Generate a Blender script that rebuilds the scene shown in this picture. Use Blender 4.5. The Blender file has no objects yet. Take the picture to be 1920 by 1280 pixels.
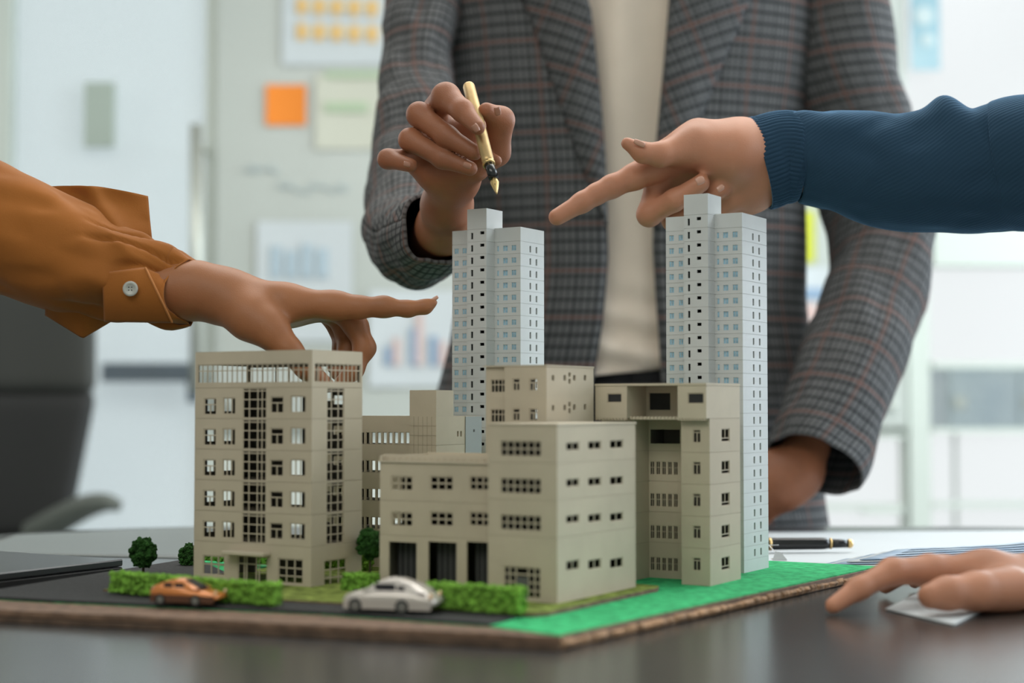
import bpy, math, random
import numpy as np
from mathutils import Vector, Matrix, noise
random.seed(7)
C = bpy.context.scene.collection
SC = bpy.context.scene
# ------------------------------------------------------------------ camera
FP = 3000.0                      # focal length in pixels of the 1920 px wide frame
PITCH = math.atan(123.0/FP)
TT = 0.75                        # table top height
HC = TT + 0.008 + 0.125          # camera height
cam = bpy.data.cameras.new('camera'); camo = bpy.data.objects.new('camera', cam); C.objects.link(camo)
cam.sensor_width = 36.0; cam.lens = 36.0*FP/1920.0; cam.clip_start = 0.02; cam.clip_end = 200
camo.location = (0, 0, HC); camo.rotation_euler = (math.pi/2 + PITCH, 0, 0)
cam.dof.use_dof = True; cam.dof.focus_distance = 1.265; cam.dof.aperture_fstop = 3.8; cam.dof.aperture_blades = 0
SC.camera = camo
# ------------------------------------------------------------------ world, lights, exposure
W = bpy.data.worlds.new('World'); SC.world = W; W.use_nodes = True
bg = W.node_tree.nodes['Background']; bg.inputs[0].default_value = (0.95, 0.97, 0.98, 1); bg.inputs[1].default_value = 1.0
def area(name, loc, target, sx, sy, power, col):
    L = bpy.data.lights.new(name, 'AREA'); L.shape = 'RECTANGLE'; L.size = sx; L.size_y = sy; L.energy = power; L.color = col
    o = bpy.data.objects.new(name, L); C.objects.link(o); o.location = loc
    o.rotation_euler = (Vector(target)-Vector(loc)).to_track_quat('-Z', 'Y').to_euler(); return o
area('ceiling_light_glow', (0.3, 2.3, 2.62), (0.3, 2.25, 0), 2.6, 1.6, 48, (1.0, 0.96, 0.90))
area('window_daylight_right', (2.9, 1.8, 1.7), (0.1, 1.5, 0.9), 2.2, 1.7, 92, (0.80, 0.91, 1.0))
area('window_daylight_left', (-2.4, 3.6, 2.1), (0, 1.6, 0.95), 1.6, 1.2, 12, (0.95, 0.98, 1.0))
area('front_fill_light', (-0.6, -0.35, 2.6), (0.1, 1.2, 0.85), 2.0, 1.4, 30, (1.0, 0.965, 0.90))  # added soft fill from above the camera side, not tied to any fixture
area('window_daylight_back', (2.1, 3.9, 1.7), (0.4, 1.9, 1.1), 1.4, 1.4, 42, (0.80, 0.94, 1.0))
SC.view_settings.view_transform = 'Standard'; SC.view_settings.look = 'None'
SC.view_settings.exposure = 0.0; SC.view_settings.gamma = 1.0; SC.view_settings.use_curve_mapping = False
# ------------------------------------------------------------------ pixel <-> space helpers (measure the photograph)
CP, SP = math.cos(PITCH), math.sin(PITCH)
def ray(px, py):
    x = (px-960)/FP; v = (640-py)/FP
    return Vector((x, CP - v*SP, SP + v*CP))
CAM = Vector((0, 0, HC))
def P(px, py, d):
    r = ray(px, py); return CAM + r*(d/r.y)
def G(px, py, z):
    r = ray(px, py); return CAM + r*((z-HC)/r.z)
# ------------------------------------------------------------------ materials
def mat(name, col, rough=0.6, metal=0.0, var=0.0, vscale=8.0, bump=0.0, bscale=60.0, spec=0.5, sub=0.0, subr=None, coat=0.0, col2=None, sheen=0.0):
    m = bpy.data.materials.new(name); m.use_nodes = True; nt = m.node_tree; b = nt.nodes['Principled BSDF']
    b.inputs['Base Color'].default_value = (*col, 1); b.inputs['Roughness'].default_value = rough; b.inputs['Metallic'].default_value = metal
    b.inputs['Specular IOR Level'].default_value = spec
    if coat: b.inputs['Coat Weight'].default_value = coat; b.inputs['Coat Roughness'].default_value = 0.08
    if sheen: b.inputs['Sheen Weight'].default_value = sheen; b.inputs['Sheen Roughness'].default_value = 0.4
    if sub:
        b.inputs['Subsurface Weight'].default_value = sub; b.inputs['Subsurface Scale'].default_value = 0.006
        b.inputs['Subsurface Radius'].default_value = subr or (1.0, 0.35, 0.2)
    tc = nt.nodes.new('ShaderNodeTexCoord')
    if var or col2:
        n = nt.nodes.new('ShaderNodeTexNoise'); n.inputs['Scale'].default_value = vscale; n.inputs['Detail'].default_value = 5
        nt.links.new(tc.outputs['Object'], n.inputs['Vector'])
        r = nt.nodes.new('ShaderNodeValToRGB'); r.color_ramp.elements[0].position = 0.35; r.color_ramp.elements[1].position = 0.65
        c2 = col2 or tuple(min(1, c*(1+var)) for c in col); c1 = col if col2 else tuple(c*(1-var) for c in col)
        r.color_ramp.elements[0].color = (*c1, 1); r.color_ramp.elements[1].color = (*c2, 1)
        nt.links.new(n.outputs['Fac'], r.inputs['Fac']); nt.links.new(r.outputs['Color'], b.inputs['Base Color'])
    if bump:
        n2 = nt.nodes.new('ShaderNodeTexNoise'); n2.inputs['Scale'].default_value = bscale; n2.inputs['Detail'].default_value = 4
        nt.links.new(tc.outputs['Object'], n2.inputs['Vector'])
        bp = nt.nodes.new('ShaderNodeBump'); bp.inputs['Strength'].default_value = bump; bp.inputs['Distance'].default_value = 0.001
        nt.links.new(n2.outputs['Fac'], bp.inputs['Height']); nt.links.new(bp.outputs['Normal'], b.inputs['Normal'])
    return m
M = {}
M['beige'] = mat('beige_card', (0.50, 0.43, 0.325), 0.7, var=0.05, vscale=30, spec=0.25)
M['beige2'] = mat('beige_card_light', (0.54, 0.47, 0.36), 0.7, var=0.05, vscale=30, spec=0.25)
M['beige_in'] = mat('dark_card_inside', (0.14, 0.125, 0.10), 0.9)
M['white'] = mat('white_plastic', (0.555, 0.57, 0.565), 0.5, var=0.03, vscale=40, spec=0.3)
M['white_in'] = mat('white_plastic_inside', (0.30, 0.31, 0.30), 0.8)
M['bluewin'] = mat('pale_blue_film', (0.27, 0.44, 0.55), 0.35, var=0.25, vscale=260)
M['slot'] = mat('dark_slot', (0.10, 0.10, 0.095), 0.9)
M['greyglass'] = mat('grey_green_panel', (0.21, 0.23, 0.20), 0.45)
M['groove'] = mat('beige_groove', (0.39, 0.335, 0.25), 0.8)
M['wgroove'] = mat('white_groove', (0.50, 0.505, 0.49), 0.7)
M['black'] = mat('black_void', (0.02, 0.02, 0.02), 0.8)
M['turf'] = mat('green_turf', (0.05, 0.42, 0.16), 0.9, var=0.25, vscale=160, bump=0.6, bscale=1500, spec=0.1)
M['asphalt'] = mat('asphalt', (0.035, 0.035, 0.035), 0.85, var=0.4, vscale=700, bump=0.5, bscale=1200, spec=0.3)
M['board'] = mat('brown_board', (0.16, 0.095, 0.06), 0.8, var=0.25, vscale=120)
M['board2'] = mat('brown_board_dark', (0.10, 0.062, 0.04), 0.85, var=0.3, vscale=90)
M['cork'] = mat('torn_card_edge', (0.34, 0.20, 0.11), 0.9, var=0.45, vscale=140, bump=0.6, bscale=400)
M['verge'] = mat('dry_grass', (0.20, 0.25, 0.06), 0.95, var=0.4, vscale=120, bump=0.7, bscale=1500, spec=0.1)
M['hedge'] = mat('bright_hedge', (0.17, 0.34, 0.05), 0.9, var=0.5, vscale=260, spec=0.1)
M['tree'] = mat('dark_foliage', (0.022, 0.07, 0.014), 0.9, var=0.5, vscale=260, spec=0.15)
M['trunk'] = mat('trunk', (0.05, 0.035, 0.02), 0.9)
M['table'] = mat('dark_table', (0.022, 0.022, 0.022), 0.24, var=0.2, vscale=4, spec=0.5); M['table'].node_tree.nodes['Principled BSDF'].inputs['IOR'].default_value = 2.3
M['skinL'] = mat('skin_tan', (0.315, 0.125, 0.052), 0.5, var=0.08, vscale=25, bump=0.12, bscale=900, spec=0.35, sub=0.12)
M['skinM'] = mat('skin_brown', (0.29, 0.112, 0.056), 0.5, var=0.10, vscale=30, bump=0.2, bscale=900, spec=0.35, sub=0.12)
M['skinR'] = mat('skin_fair', (0.46, 0.205, 0.120), 0.5, var=0.08, vscale=28, bump=0.12, bscale=900, spec=0.35, sub=0.12)
M['nail'] = mat('nail_pink', (0.36, 0.17, 0.11), 0.25)
M['nailL'] = mat('nail_pale', (0.50, 0.27, 0.19), 0.25)
M['orange'] = mat('rust_orange_cloth', (0.29, 0.100, 0.020), 0.85, var=0.10, vscale=15, bump=0.25, bscale=1600, spec=0.15, sheen=0.15)
M['stitch'] = mat('orange_hem', (0.42, 0.16, 0.04), 0.8)
M['buttonm'] = mat('button_grey', (0.42, 0.42, 0.38), 0.35)
M['tshirt'] = mat('cream_tshirt', (0.80, 0.68, 0.57), 0.9, var=0.05, vscale=10, bump=0.2, bscale=1800, spec=0.1)
M['trouser'] = mat('black_trousers', (0.018, 0.018, 0.020), 0.85, spec=0.2)
M['gold'] = mat('gold', (0.72, 0.50, 0.22), 0.30, 1.0, var=0.1, vscale=50)
M['goldp'] = mat('brushed_gold', (0.52, 0.36, 0.165), 0.42, 0.7, var=0.12, vscale=80)
M['pblack'] = mat('black_lacquer', (0.012, 0.012, 0.012), 0.12)
M['silver'] = mat('silver', (0.75, 0.75, 0.75), 0.2, 1.0)
M['paper'] = mat('paper', (0.52, 0.545, 0.56), 0.8, var=0.02)
M['paperblue'] = mat('blue_printed_paper', (0.15, 0.24, 0.38), 0.6, col2=(0.42, 0.50, 0.58), vscale=28)
M['carorange'] = mat('car_paint_orange', (0.62, 0.21, 0.05), 0.28, 0.3, coat=0.5)
M['carlow'] = mat('car_lower_brown', (0.10, 0.04, 0.02), 0.4)
M['carsilver'] = mat('car_paint_silver', (0.55, 0.50, 0.45), 0.3, 0.3, coat=0.5)
M['carglass'] = mat('car_glass', (0.02, 0.02, 0.025), 0.1)
M['tyre'] = mat('tyre', (0.015, 0.015, 0.015), 0.8)
M['rim'] = mat('rim', (0.3, 0.3, 0.28), 0.35, 0.8)
M['lampwarm'] = mat('lamp_lens', (0.7, 0.45, 0.25), 0.2)
M['wall'] = mat('wall_paint', (0.64, 0.67, 0.61), 0.85, var=0.02)
M['glassboard'] = mat('glass_board', (0.50, 0.53, 0.49), 0.25, var=0.03, vscale=2)
M['frame'] = mat('pale_frame', (0.58, 0.62, 0.56), 0.5)
M['floor'] = mat('floor_vinyl', (0.30, 0.32, 0.32), 0.35, var=0.08, vscale=2)
M['ceil'] = mat('ceiling_white', (0.75, 0.75, 0.72), 0.9)
M['chair1'] = mat('chair_grey', (0.040, 0.041, 0.036), 0.7)
M['chair2'] = mat('chair_black', (0.018, 0.018, 0.017), 0.75)
M['chairarm'] = mat('chair_arm', (0.10, 0.11, 0.095), 0.5)
M['laptop'] = mat('laptop_lid', (0.07, 0.075, 0.08), 0.3, 0.4)
M['laptopside'] = mat('laptop_side', (0.012, 0.012, 0.012), 0.5)
M['metal'] = mat('brushed_metal', (0.52, 0.53, 0.47), 0.4, 0.6)
M['sticky'] = mat('orange_note', (0.92, 0.27, 0.03), 0.8)
M['yellow'] = mat('yellow_dot', (0.80, 0.50, 0.16), 0.8)
M['paperbg'] = mat('wall_paper_grey', (0.60, 0.64, 0.65), 0.8)
M['papercream'] = mat('wall_paper_cream', (0.60, 0.60, 0.50), 0.8)
M['inkgreen'] = mat('ink_green', (0.45, 0.56, 0.38), 0.8)
M['inkblue'] = mat('ink_blue', (0.44, 0.54, 0.60), 0.8)
M['inkblue2'] = mat('ink_mid_blue', (0.27, 0.38, 0.52), 0.8)
M['inkpink'] = mat('ink_pink', (0.66, 0.48, 0.44), 0.8)
M['poster'] = mat('blue_poster', (0.22, 0.38, 0.45), 0.6, col2=(0.36, 0.50, 0.54), vscale=3)
M['lime'] = mat('lime_note', (0.62, 0.66, 0.05), 0.8)
M['bluegrey'] = mat('blue_grey', (0.45, 0.54, 0.60), 0.6, col2=(0.60, 0.68, 0.70), vscale=5)
M['bar'] = mat('slate_bar', (0.11, 0.135, 0.155), 0.6)
M['lampglow'] = mat('lamp_panel', (0.9, 0.9, 0.85), 0.5)
b_ = M['lampglow'].node_tree.nodes['Principled BSDF']; b_.inputs['Emission Color'].default_value = (1, .97, .92, 1); b_.inputs['Emission Strength'].default_value = 1.0
def pane_mat(name, tint, dcol, fac):
    m = bpy.data.materials.new(name); m.use_nodes = True; nt = m.node_tree; nt.nodes.clear()
    o = nt.nodes.new('ShaderNodeOutputMaterial'); t = nt.nodes.new('ShaderNodeBsdfTransparent'); d = nt.nodes.new('ShaderNodeBsdfDiffuse')
    g = nt.nodes.new('ShaderNodeBsdfGlossy'); g.inputs['Roughness'].default_value = 0.15
    t.inputs[0].default_value = (*tint, 1); d.inputs[0].default_value = (*dcol, 1)
    x = nt.nodes.new('ShaderNodeMixShader'); x.inputs[0].default_value = fac
    y = nt.nodes.new('ShaderNodeMixShader'); y.inputs[0].default_value = 0.04
    nt.links.new(t.outputs[0], x.inputs[1]); nt.links.new(d.outputs[0], x.inputs[2]); nt.links.new(x.outputs[0], y.inputs[1]); nt.links.new(g.outputs[0], y.inputs[2])
    nt.links.new(y.outputs[0], o.inputs[0]); return m
M['frost'] = pane_mat('frosted_pane', (0.88, 0.93, 0.94), (0.8, 0.84, 0.84), 0.25)
M['clear'] = pane_mat('clear_pane', (0.97, 0.98, 0.98), (0.8, 0.8, 0.8), 0.03)
def plaid_mat():
    m = bpy.data.materials.new('grey_check_wool'); m.use_nodes = True; nt = m.node_tree; b = nt.nodes['Principled BSDF']
    b.inputs['Roughness'].default_value = 0.95; b.inputs['Specular IOR Level'].default_value = 0.1
    uv = nt.nodes.new('ShaderNodeUVMap'); uv.uv_map = 'UVMap'; sp = nt.nodes.new('ShaderNodeSeparateXYZ')
    nz = nt.nodes.new('ShaderNodeTexNoise'); nz.inputs['Scale'].default_value = 9; 
    nt.links.new(uv.outputs[0], sp.inputs[0])
    def mth(op, a, bb, c=None):
        n = nt.nodes.new('ShaderNodeMath'); n.operation = op
        for i, v in enumerate((a, bb, c)):
            if v is None: continue
            if isinstance(v, (int, float)): n.inputs[i].default_value = v
            else: nt.links.new(v, n.inputs[i])
        return n.outputs[0]
    def band(coord, period, off, width, soft=0.12):
        t = mth('FRACT', mth('ADD', mth('DIVIDE', coord, period), off), None)
        dd = mth('ABSOLUTE', mth('SUBTRACT', t, 0.5), None)
        return mth('SMOOTH_MIN', 1.0, mth('MAXIMUM', mth('MULTIPLY', mth('SUBTRACT', width+soft, dd), 1.0/soft), 0.0), 0.02)
    x, y = sp.outputs[0], sp.outputs[1]
    base = nt.nodes.new('ShaderNodeMix'); base.data_type = 'RGBA'
    nt.links.new(nz.outputs['Fac'], base.inputs[0]); base.inputs[6].default_value = (0.125, 0.125, 0.126, 1); base.inputs[7].default_value = (0.165, 0.165, 0.166, 1)
    cur = base.outputs[2]
    def over(cur, fac, col, strength):
        n = nt.nodes.new('ShaderNodeMix'); n.data_type = 'RGBA'; nt.links.new(mth('MULTIPLY', fac, strength), n.inputs[0])
        nt.links.new(cur, n.inputs[6]); n.inputs[7].default_value = (*col, 1); return n.outputs[2]
    cur = over(cur, band(x, 0.0064, 0, 0.10), (0.035, 0.036, 0.038), 0.75)
    cur = over(cur, band(y, 0.0135, 0, 0.09, 0.07), (0.022, 0.024, 0.026), 0.85)
    cur = over(cur, band(y, 0.0064, .1, 0.10), (0.050, 0.050, 0.052), 0.40)
    cur = over(cur, band(x, 0.0192, .3, 0.06, 0.05), (0.03, 0.032, 0.034), 0.45)
    cur = over(cur, band(y, 0.0540, .25, 0.02, 0.03), (0.17, 0.075, 0.055), 0.55)
    cur = over(cur, band(x, 0.0576, .6, 0.02, 0.03), (0.17, 0.075, 0.055), 0.4)
    nt.links.new(cur, b.inputs['Base Color']); return m
M['plaid'] = plaid_mat()
M['lining'] = mat('jacket_lining', (0.02, 0.022, 0.025), 0.8)
def ribbed_mat():
    m = mat('navy_knit', (0.022, 0.050, 0.085), 0.9, spec=0.1, sheen=0.5); nt = m.node_tree; b = nt.nodes['Principled BSDF']
    b.inputs['Sheen Tint'].default_value = (0.25, 0.5, 0.8, 1)
    uv = nt.nodes.new('ShaderNodeUVMap'); uv.uv_map = 'UVMap'; w = nt.nodes.new('ShaderNodeTexWave'); w.inputs['Scale'].default_value = 95; w.inputs['Distortion'].default_value = 0.4
    mp = nt.nodes.new('ShaderNodeMapping'); mp.inputs['Rotation'].default_value = (0, 0, -0.35)
    nt.links.new(uv.outputs[0], mp.inputs[0]); nt.links.new(mp.outputs[0], w.inputs['Vector'])
    bp = nt.nodes.new('ShaderNodeBump'); bp.inputs['Strength'].default_value = 0.2; bp.inputs['Distance'].default_value = 0.001
    nt.links.new(w.outputs['Fac'], bp.inputs['Height']); nt.links.new(bp.outputs['Normal'], b.inputs['Normal']); return m
M['navy'] = ribbed_mat()
# ------------------------------------------------------------------ object helpers
def thing(name, label, cat, loc=(0, 0, 0), rz=0.0, group=None):
    o = bpy.data.objects.new(name, None); C.objects.link(o); o.location = loc; o.rotation_euler = (0, 0, rz); o.empty_display_size = 0.01
    o['label'] = label; o['category'] = cat
    if group: o['group'] = group
    return o
def obj(name, verts, faces, m, parent=None, smooth=False, label=None, uvs=None, mids=None):
    me = bpy.data.meshes.new(name); me.from_pydata([tuple(v) for v in verts], [], [tuple(int(i) for i in f) for f in faces])
    for mm in (m if isinstance(m, (list, tuple)) else [m]): me.materials.append(mm)
    if smooth: me.polygons.foreach_set('use_smooth', [True]*len(me.polygons))
    if mids is not None: me.polygons.foreach_set('material_index', mids)
    if uvs is not None:
        l = me.uv_layers.new(name='UVMap'); vi = np.zeros(len(me.loops), dtype=np.int32); me.loops.foreach_get('vertex_index', vi)
        l.data.foreach_set('uv', np.asarray(uvs, dtype=np.float32)[vi].ravel())
    me.update(); o = bpy.data.objects.new(name, me); C.objects.link(o)
    if parent: o.parent = parent
    if label: o['label'] = label
    return o
def tag(o, label, cat, group=None):
    o['label'] = label; o['category'] = cat
    if group: o['group'] = group
    return o
def struct(o): o['kind'] = 'structure'; return o
class MB:
    def __init__(s): s.v = []; s.f = []; s.m = []
    def box(s, x0, y0, z0, x1, y1, z1, mi=0):
        n = len(s.v); s.v += [(x0,y0,z0),(x1,y0,z0),(x1,y1,z0),(x0,y1,z0),(x0,y0,z1),(x1,y0,z1),(x1,y1,z1),(x0,y1,z1)]
        s.f += [tuple(n+i for i in q) for q in ((0,3,2,1),(4,5,6,7),(0,1,5,4),(1,2,6,5),(2,3,7,6),(3,0,4,7))]; s.m += [mi]*6
    def quad(s, a, b, c, d, mi=0):
        n = len(s.v); s.v += [a, b, c, d]; s.f.append((n, n+1, n+2, n+3)); s.m.append(mi)
    def prism(s, pts, z0, z1, mi=0, mtop=None):
        n = len(s.v); k = len(pts); s.v += [(p[0], p[1], z0) for p in pts] + [(p[0], p[1], z1) for p in pts]
        s.f.append(tuple(n+i for i in reversed(range(k)))); s.m.append(mi)
        s.f.append(tuple(n+k+i for i in range(k))); s.m.append(mi if mtop is None else mtop)
        for i in range(k):
            j = (i+1) % k; s.f.append((n+i, n+j, n+k+j, n+k+i)); s.m.append(mi)
    def cyl(s, c0, c1, r0, r1=None, n=16, mi=0, caps=True):
        r1 = r0 if r1 is None else r1; c0 = Vector(c0); c1 = Vector(c1); t = (c1-c0).normalized()
        a = t.orthogonal().normalized(); b = t.cross(a); k = len(s.v)
        for c, r in ((c0, r0), (c1, r1)):
            for i in range(n):
                an = 2*math.pi*i/n; s.v.append(tuple(c + (a*math.cos(an)+b*math.sin(an))*r))
        for i in range(n): s.f.append((k+i, k+(i+1) % n, k+n+(i+1) % n, k+n+i)); s.m.append(mi)
        if caps:
            s.f.append(tuple(k+i for i in reversed(range(n)))); s.m.append(mi); s.f.append(tuple(k+n+i for i in range(n))); s.m.append(mi)
    def build(s, name, m, parent=None, **kw): return obj(name, s.v, s.f, m, parent, mids=s.m, **kw)
def lathe(name, a, b, prof, m, parent=None, n=24, caps=True):
    """profile (t along a->b in 0..1, radius)"""
    a = Vector(a); b = Vector(b); t = (b-a); tn = t.normalized(); u = tn.orthogonal().normalized(); w = tn.cross(u)
    v = []; f = []
    for (s_, r) in prof:
        for i in range(n):
            an = 2*math.pi*i/n; v.append(a + t*s_ + (u*math.cos(an)+w*math.sin(an))*r)
    for k in range(len(prof)-1):
        for i in range(n): f.append((k*n+i, k*n+(i+1) % n, (k+1)*n+(i+1) % n, (k+1)*n+i))
    if caps: f.append(tuple(reversed(range(n)))); f.append(tuple((len(prof)-1)*n+i for i in range(n)))
    return obj(name, v, f, m, parent, smooth=True)
# ------------------------------------------------------------------ implicit surfaces for the hands
def sdf_mesh(palm, fingers, res, k=0.007, kf=0.002):
    """palm: list of round cones (a,b,ra,rb); fingers: list of such lists. Fingers blend into the palm, not into each other."""
    allp = palm + [q for f in fingers for q in f]
    lo = np.min([np.minimum(np.array(a)-ra, np.array(b)-rb) for a, b, ra, rb in allp], axis=0) - 4*res
    hi = np.max([np.maximum(np.array(a)+ra, np.array(b)+rb) for a, b, ra, rb in allp], axis=0) + 4*res
    n = np.ceil((hi-lo)/res).astype(int)+1
    ax = [lo[i]+np.arange(n[i])*res for i in range(3)]
    BIG = 0.05
    def smin(a, b, k):
        h = np.maximum(k-np.abs(a-b), 0)/k; return np.minimum(a, b)-h*h*k*0.25
    def ev(F, prims, kk, pad):
        for a, b, ra, rb in prims:
            a = np.array(a, float); b = np.array(b, float)
            l = np.minimum(a-ra, b-rb)-pad; h = np.maximum(a+ra, b+rb)+pad
            i0 = np.maximum(np.floor((l-lo)/res).astype(int), 0); i1 = np.minimum(np.ceil((h-lo)/res).astype(int)+1, n)
            X, Y, Z = np.meshgrid(ax[0][i0[0]:i1[0]], ax[1][i0[1]:i1[1]], ax[2][i0[2]:i1[2]], indexing='ij')
            ba = b-a; bb = max(ba.dot(ba), 1e-12)
            t = np.clip(((X-a[0])*ba[0]+(Y-a[1])*ba[1]+(Z-a[2])*ba[2])/bb, 0, 1)
            d = np.sqrt((X-a[0]-t*ba[0])**2+(Y-a[1]-t*ba[1])**2+(Z-a[2]-t*ba[2])**2)-(ra+(rb-ra)*t)
            s = (slice(i0[0], i1[0]), slice(i0[1], i1[1]), slice(i0[2], i1[2])); F[s] = smin(F[s], d, kk)
        return F
    PF = ev(np.full(n, BIG, dtype=np.float32), palm, k*1.6, k*2+3*res)
    R = PF.copy()
    for f in fingers:
        FF = ev(np.full(n, BIG, dtype=np.float32), f, kf, 0.012)
        R = np.minimum(R, smin(PF, FF, k))
    # surface nets
    S = R < 0
    nx, ny, nz = n
    c = np.zeros((nx-1, ny-1, nz-1), dtype=np.int8)
    for i in (0, 1):
        for j in (0, 1):
            for l in (0, 1): c += S[i:nx-1+i, j:ny-1+j, l:nz-1+l]
    act = (c > 0) & (c < 8); idx = np.full(act.shape, -1, dtype=np.int64); ii = np.argwhere(act); idx[act] = np.arange(len(ii))
    acc = np.zeros((len(ii), 3)); cnt = np.zeros(len(ii))
    cor = [(i, j, l) for i in (0, 1) for j in (0, 1) for l in (0, 1)]
    for p in cor:
        for axis in range(3):
            if p[axis]: continue
            q = list(p); q[axis] = 1
            fa = R[ii[:, 0]+p[0], ii[:, 1]+p[1], ii[:, 2]+p[2]]; fb = R[ii[:, 0]+q[0], ii[:, 1]+q[1], ii[:, 2]+q[2]]
            m_ = (fa < 0) != (fb < 0); t = np.where(m_, fa/np.where(fa == fb, 1, fa-fb), 0)
            pos = np.tile(np.array(p, float), (len(ii), 1)); pos[:, axis] += t
            acc[m_] += pos[m_]; cnt[m_] += 1
    V = lo + (ii + acc/cnt[:, None])*res
    faces = []
    for axis in range(3):
        o1, o2 = [(1, 2), (2, 0), (0, 1)][axis]
        sl0 = [slice(1, n[0]-1)]*3; 
        A = S[1:-1, 1:-1, 1:-1]
        sh = [slice(1, nx-1), slice(1, ny-1), slice(1, nz-1)]; sh[axis] = slice(2, [nx, ny, nz][axis])
        B = S[tuple(sh)]
        e = np.argwhere(A != B)+1
        # drop edges whose far end leaves the cell grid
        e = e[(e[:, 0] < nx-1) & (e[:, 1] < ny-1) & (e[:, 2] < nz-1)]
        ins = S[e[:, 0], e[:, 1], e[:, 2]]
        d1 = np.zeros(3, int); d1[o1] = 1; d2 = np.zeros(3, int); d2[o2] = 1
        g = lambda q: idx[q[:, 0], q[:, 1], q[:, 2]]
        qd = np.stack([g(e), g(e-d1), g(e-d1-d2), g(e-d2)], axis=1)
        qd = np.where(ins[:, None], qd, qd[:, ::-1]); qd = qd[(qd >= 0).all(axis=1)]
        faces.append(qd)
    Fc = np.concatenate(faces)
    # light laplacian smoothing
    ed = np.concatenate([Fc[:, [0, 1]], Fc[:, [1, 2]], Fc[:, [2, 3]], Fc[:, [3, 0]]]); ed = np.concatenate([ed, ed[:, ::-1]])
    deg = np.bincount(ed[:, 0], minlength=len(V))
    for _ in range(3):
        s = np.stack([np.bincount(ed[:, 0], weights=V[ed[:, 1], q], minlength=len(V)) for q in range(3)], axis=1)
        V = V*0.5 + 0.5*s/np.maximum(deg, 1)[:, None]
    return V, Fc
def chain(*pts):
    """(px,py,d,rpx) joints -> round cones"""
    q = [(P(x, y, d), r*d/FP) for x, y, d, r in pts]
    return [(tuple(q[i][0]), tuple(q[i+1][0]), q[i][1], q[i+1][1]) for i in range(len(q)-1)]
def nail(name, px, py, d, wpx, lpx, ang, m, parent, tilt=0.0):
    """a small curved nail plate lying on the camera side of a fingertip; ang = direction of growth in the picture plane"""
    c = P(px, py, d); s = d/FP; w = wpx*s; l = lpx*s; v = []; f = []
    U = Vector((math.cos(ang), 0, -math.sin(ang))); Wd = Vector((math.sin(ang), 0, math.cos(ang))); N = Vector((0, -1, 0))
    U = (U*math.cos(tilt)+N*math.sin(tilt)); N2 = Wd.cross(U); N2 = N2 if N2.y < 0 else -N2
    for i in range(9):
        for j in range(7):
            a = -1+2*i/8; b = -1+2*j/6
            sq = 1-0.35*abs(a)**3*(1 if a > 0 else .6)
            v.append(c + U*(a*l) + Wd*(b*w*sq) + N2*(-0.35*w*b*b - 0.06*l*a*a))
    for i in range(8):
        for j in range(6): f.append((i*7+j, i*7+j+1, (i+1)*7+j+1, (i+1)*7+j))
    o = obj(name, v, f, m, parent, smooth=True); sm = o.modifiers.new('s', 'SOLIDIFY'); sm.thickness = 0.0006; sm.offset = 0; return o
# ------------------------------------------------------------------ lofted cloth
def crom(a, b, c, d, t):
    return 0.5*((2*b)+(-a+c)*t+(2*a-5*b+4*c-d)*t*t+(-a+3*b-3*c+d)*t**3)
def loft(name, st, m, parent, nseg=10, nr=64, disp=None, flat=1.0, thick=0.0015, cut=0.0, uvo=(0, 0)):
    """stations (px,py,d,rpx[,rdepth_m]); circular/elliptic rings by parallel transport"""
    S = [list(P(s[0], s[1], s[2])) + [s[3]*s[2]/FP, (s[4] if len(s) > 4 else s[3]*s[2]/FP*flat)] for s in st]
    A = np.array(S); pts = []
    for i in range(len(A)-1):
        a = A[max(i-1, 0)]; b = A[i]; c = A[i+1]; d = A[min(i+2, len(A)-1)]
        for k in range(nseg): pts.append(crom(a, b, c, d, k/nseg))
    pts.append(A[-1]); pts = np.array(pts); n = len(pts)
    tan = np.gradient(pts[:, :3], axis=0); v = []; uv = []; f = []
    nrm = None; s_acc = 0
    for i in range(n):
        t = Vector(tan[i]).normalized()
        if nrm is None:
            vd = Vector(pts[i][:3])-CAM; nrm = vd.cross(t).normalized()   # lies in the picture plane
        nrm = (nrm - t*nrm.dot(t)).normalized(); bn = t.cross(nrm)
        if i: s_acc += float(np.linalg.norm(pts[i][:3]-pts[i-1][:3]))
        ra, rb = pts[i][3], pts[i][4]
        for j in range(nr+1):
            an = 2*math.pi*j/nr; dd = disp(s_acc, an, i/(n-1)) if disp else 0
            c = Vector(pts[i][:3]); q_ = i/(n-1); c = c - t*(cut*max(0, (q_-.88)/.12)**1.5*max(0, -(nrm*math.cos(an)+bn*math.sin(an)).y)**1.3 if cut else 0); v.append(c + nrm*math.cos(an)*(ra+dd) + bn*math.sin(an)*(rb+dd)); uv.append((an*(ra+rb)/2+uvo[0], s_acc+uvo[1]))
    for i in range(n-1):
        for j in range(nr): f.append((i*(nr+1)+j, i*(nr+1)+j+1, (i+1)*(nr+1)+j+1, (i+1)*(nr+1)+j))
    o = obj(name, v, f, m, parent, smooth=True, uvs=uv)
    if thick: sm = o.modifiers.new('s', 'SOLIDIFY'); sm.thickness = thick; sm.offset = 0
    return o
def fold(amp, fs, fa, seed, p=1.0):
    def g(s, an, t):
        q = Vector((math.cos(an)*fa, math.sin(an)*fa, s*fs+seed)); n = noise.noise(q); n2 = noise.noise(q*2.1+Vector((3, 1, seed)))
        return amp*(n*1.1 + 0.45*n2 - 0.35*abs(n2))
    return g
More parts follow.
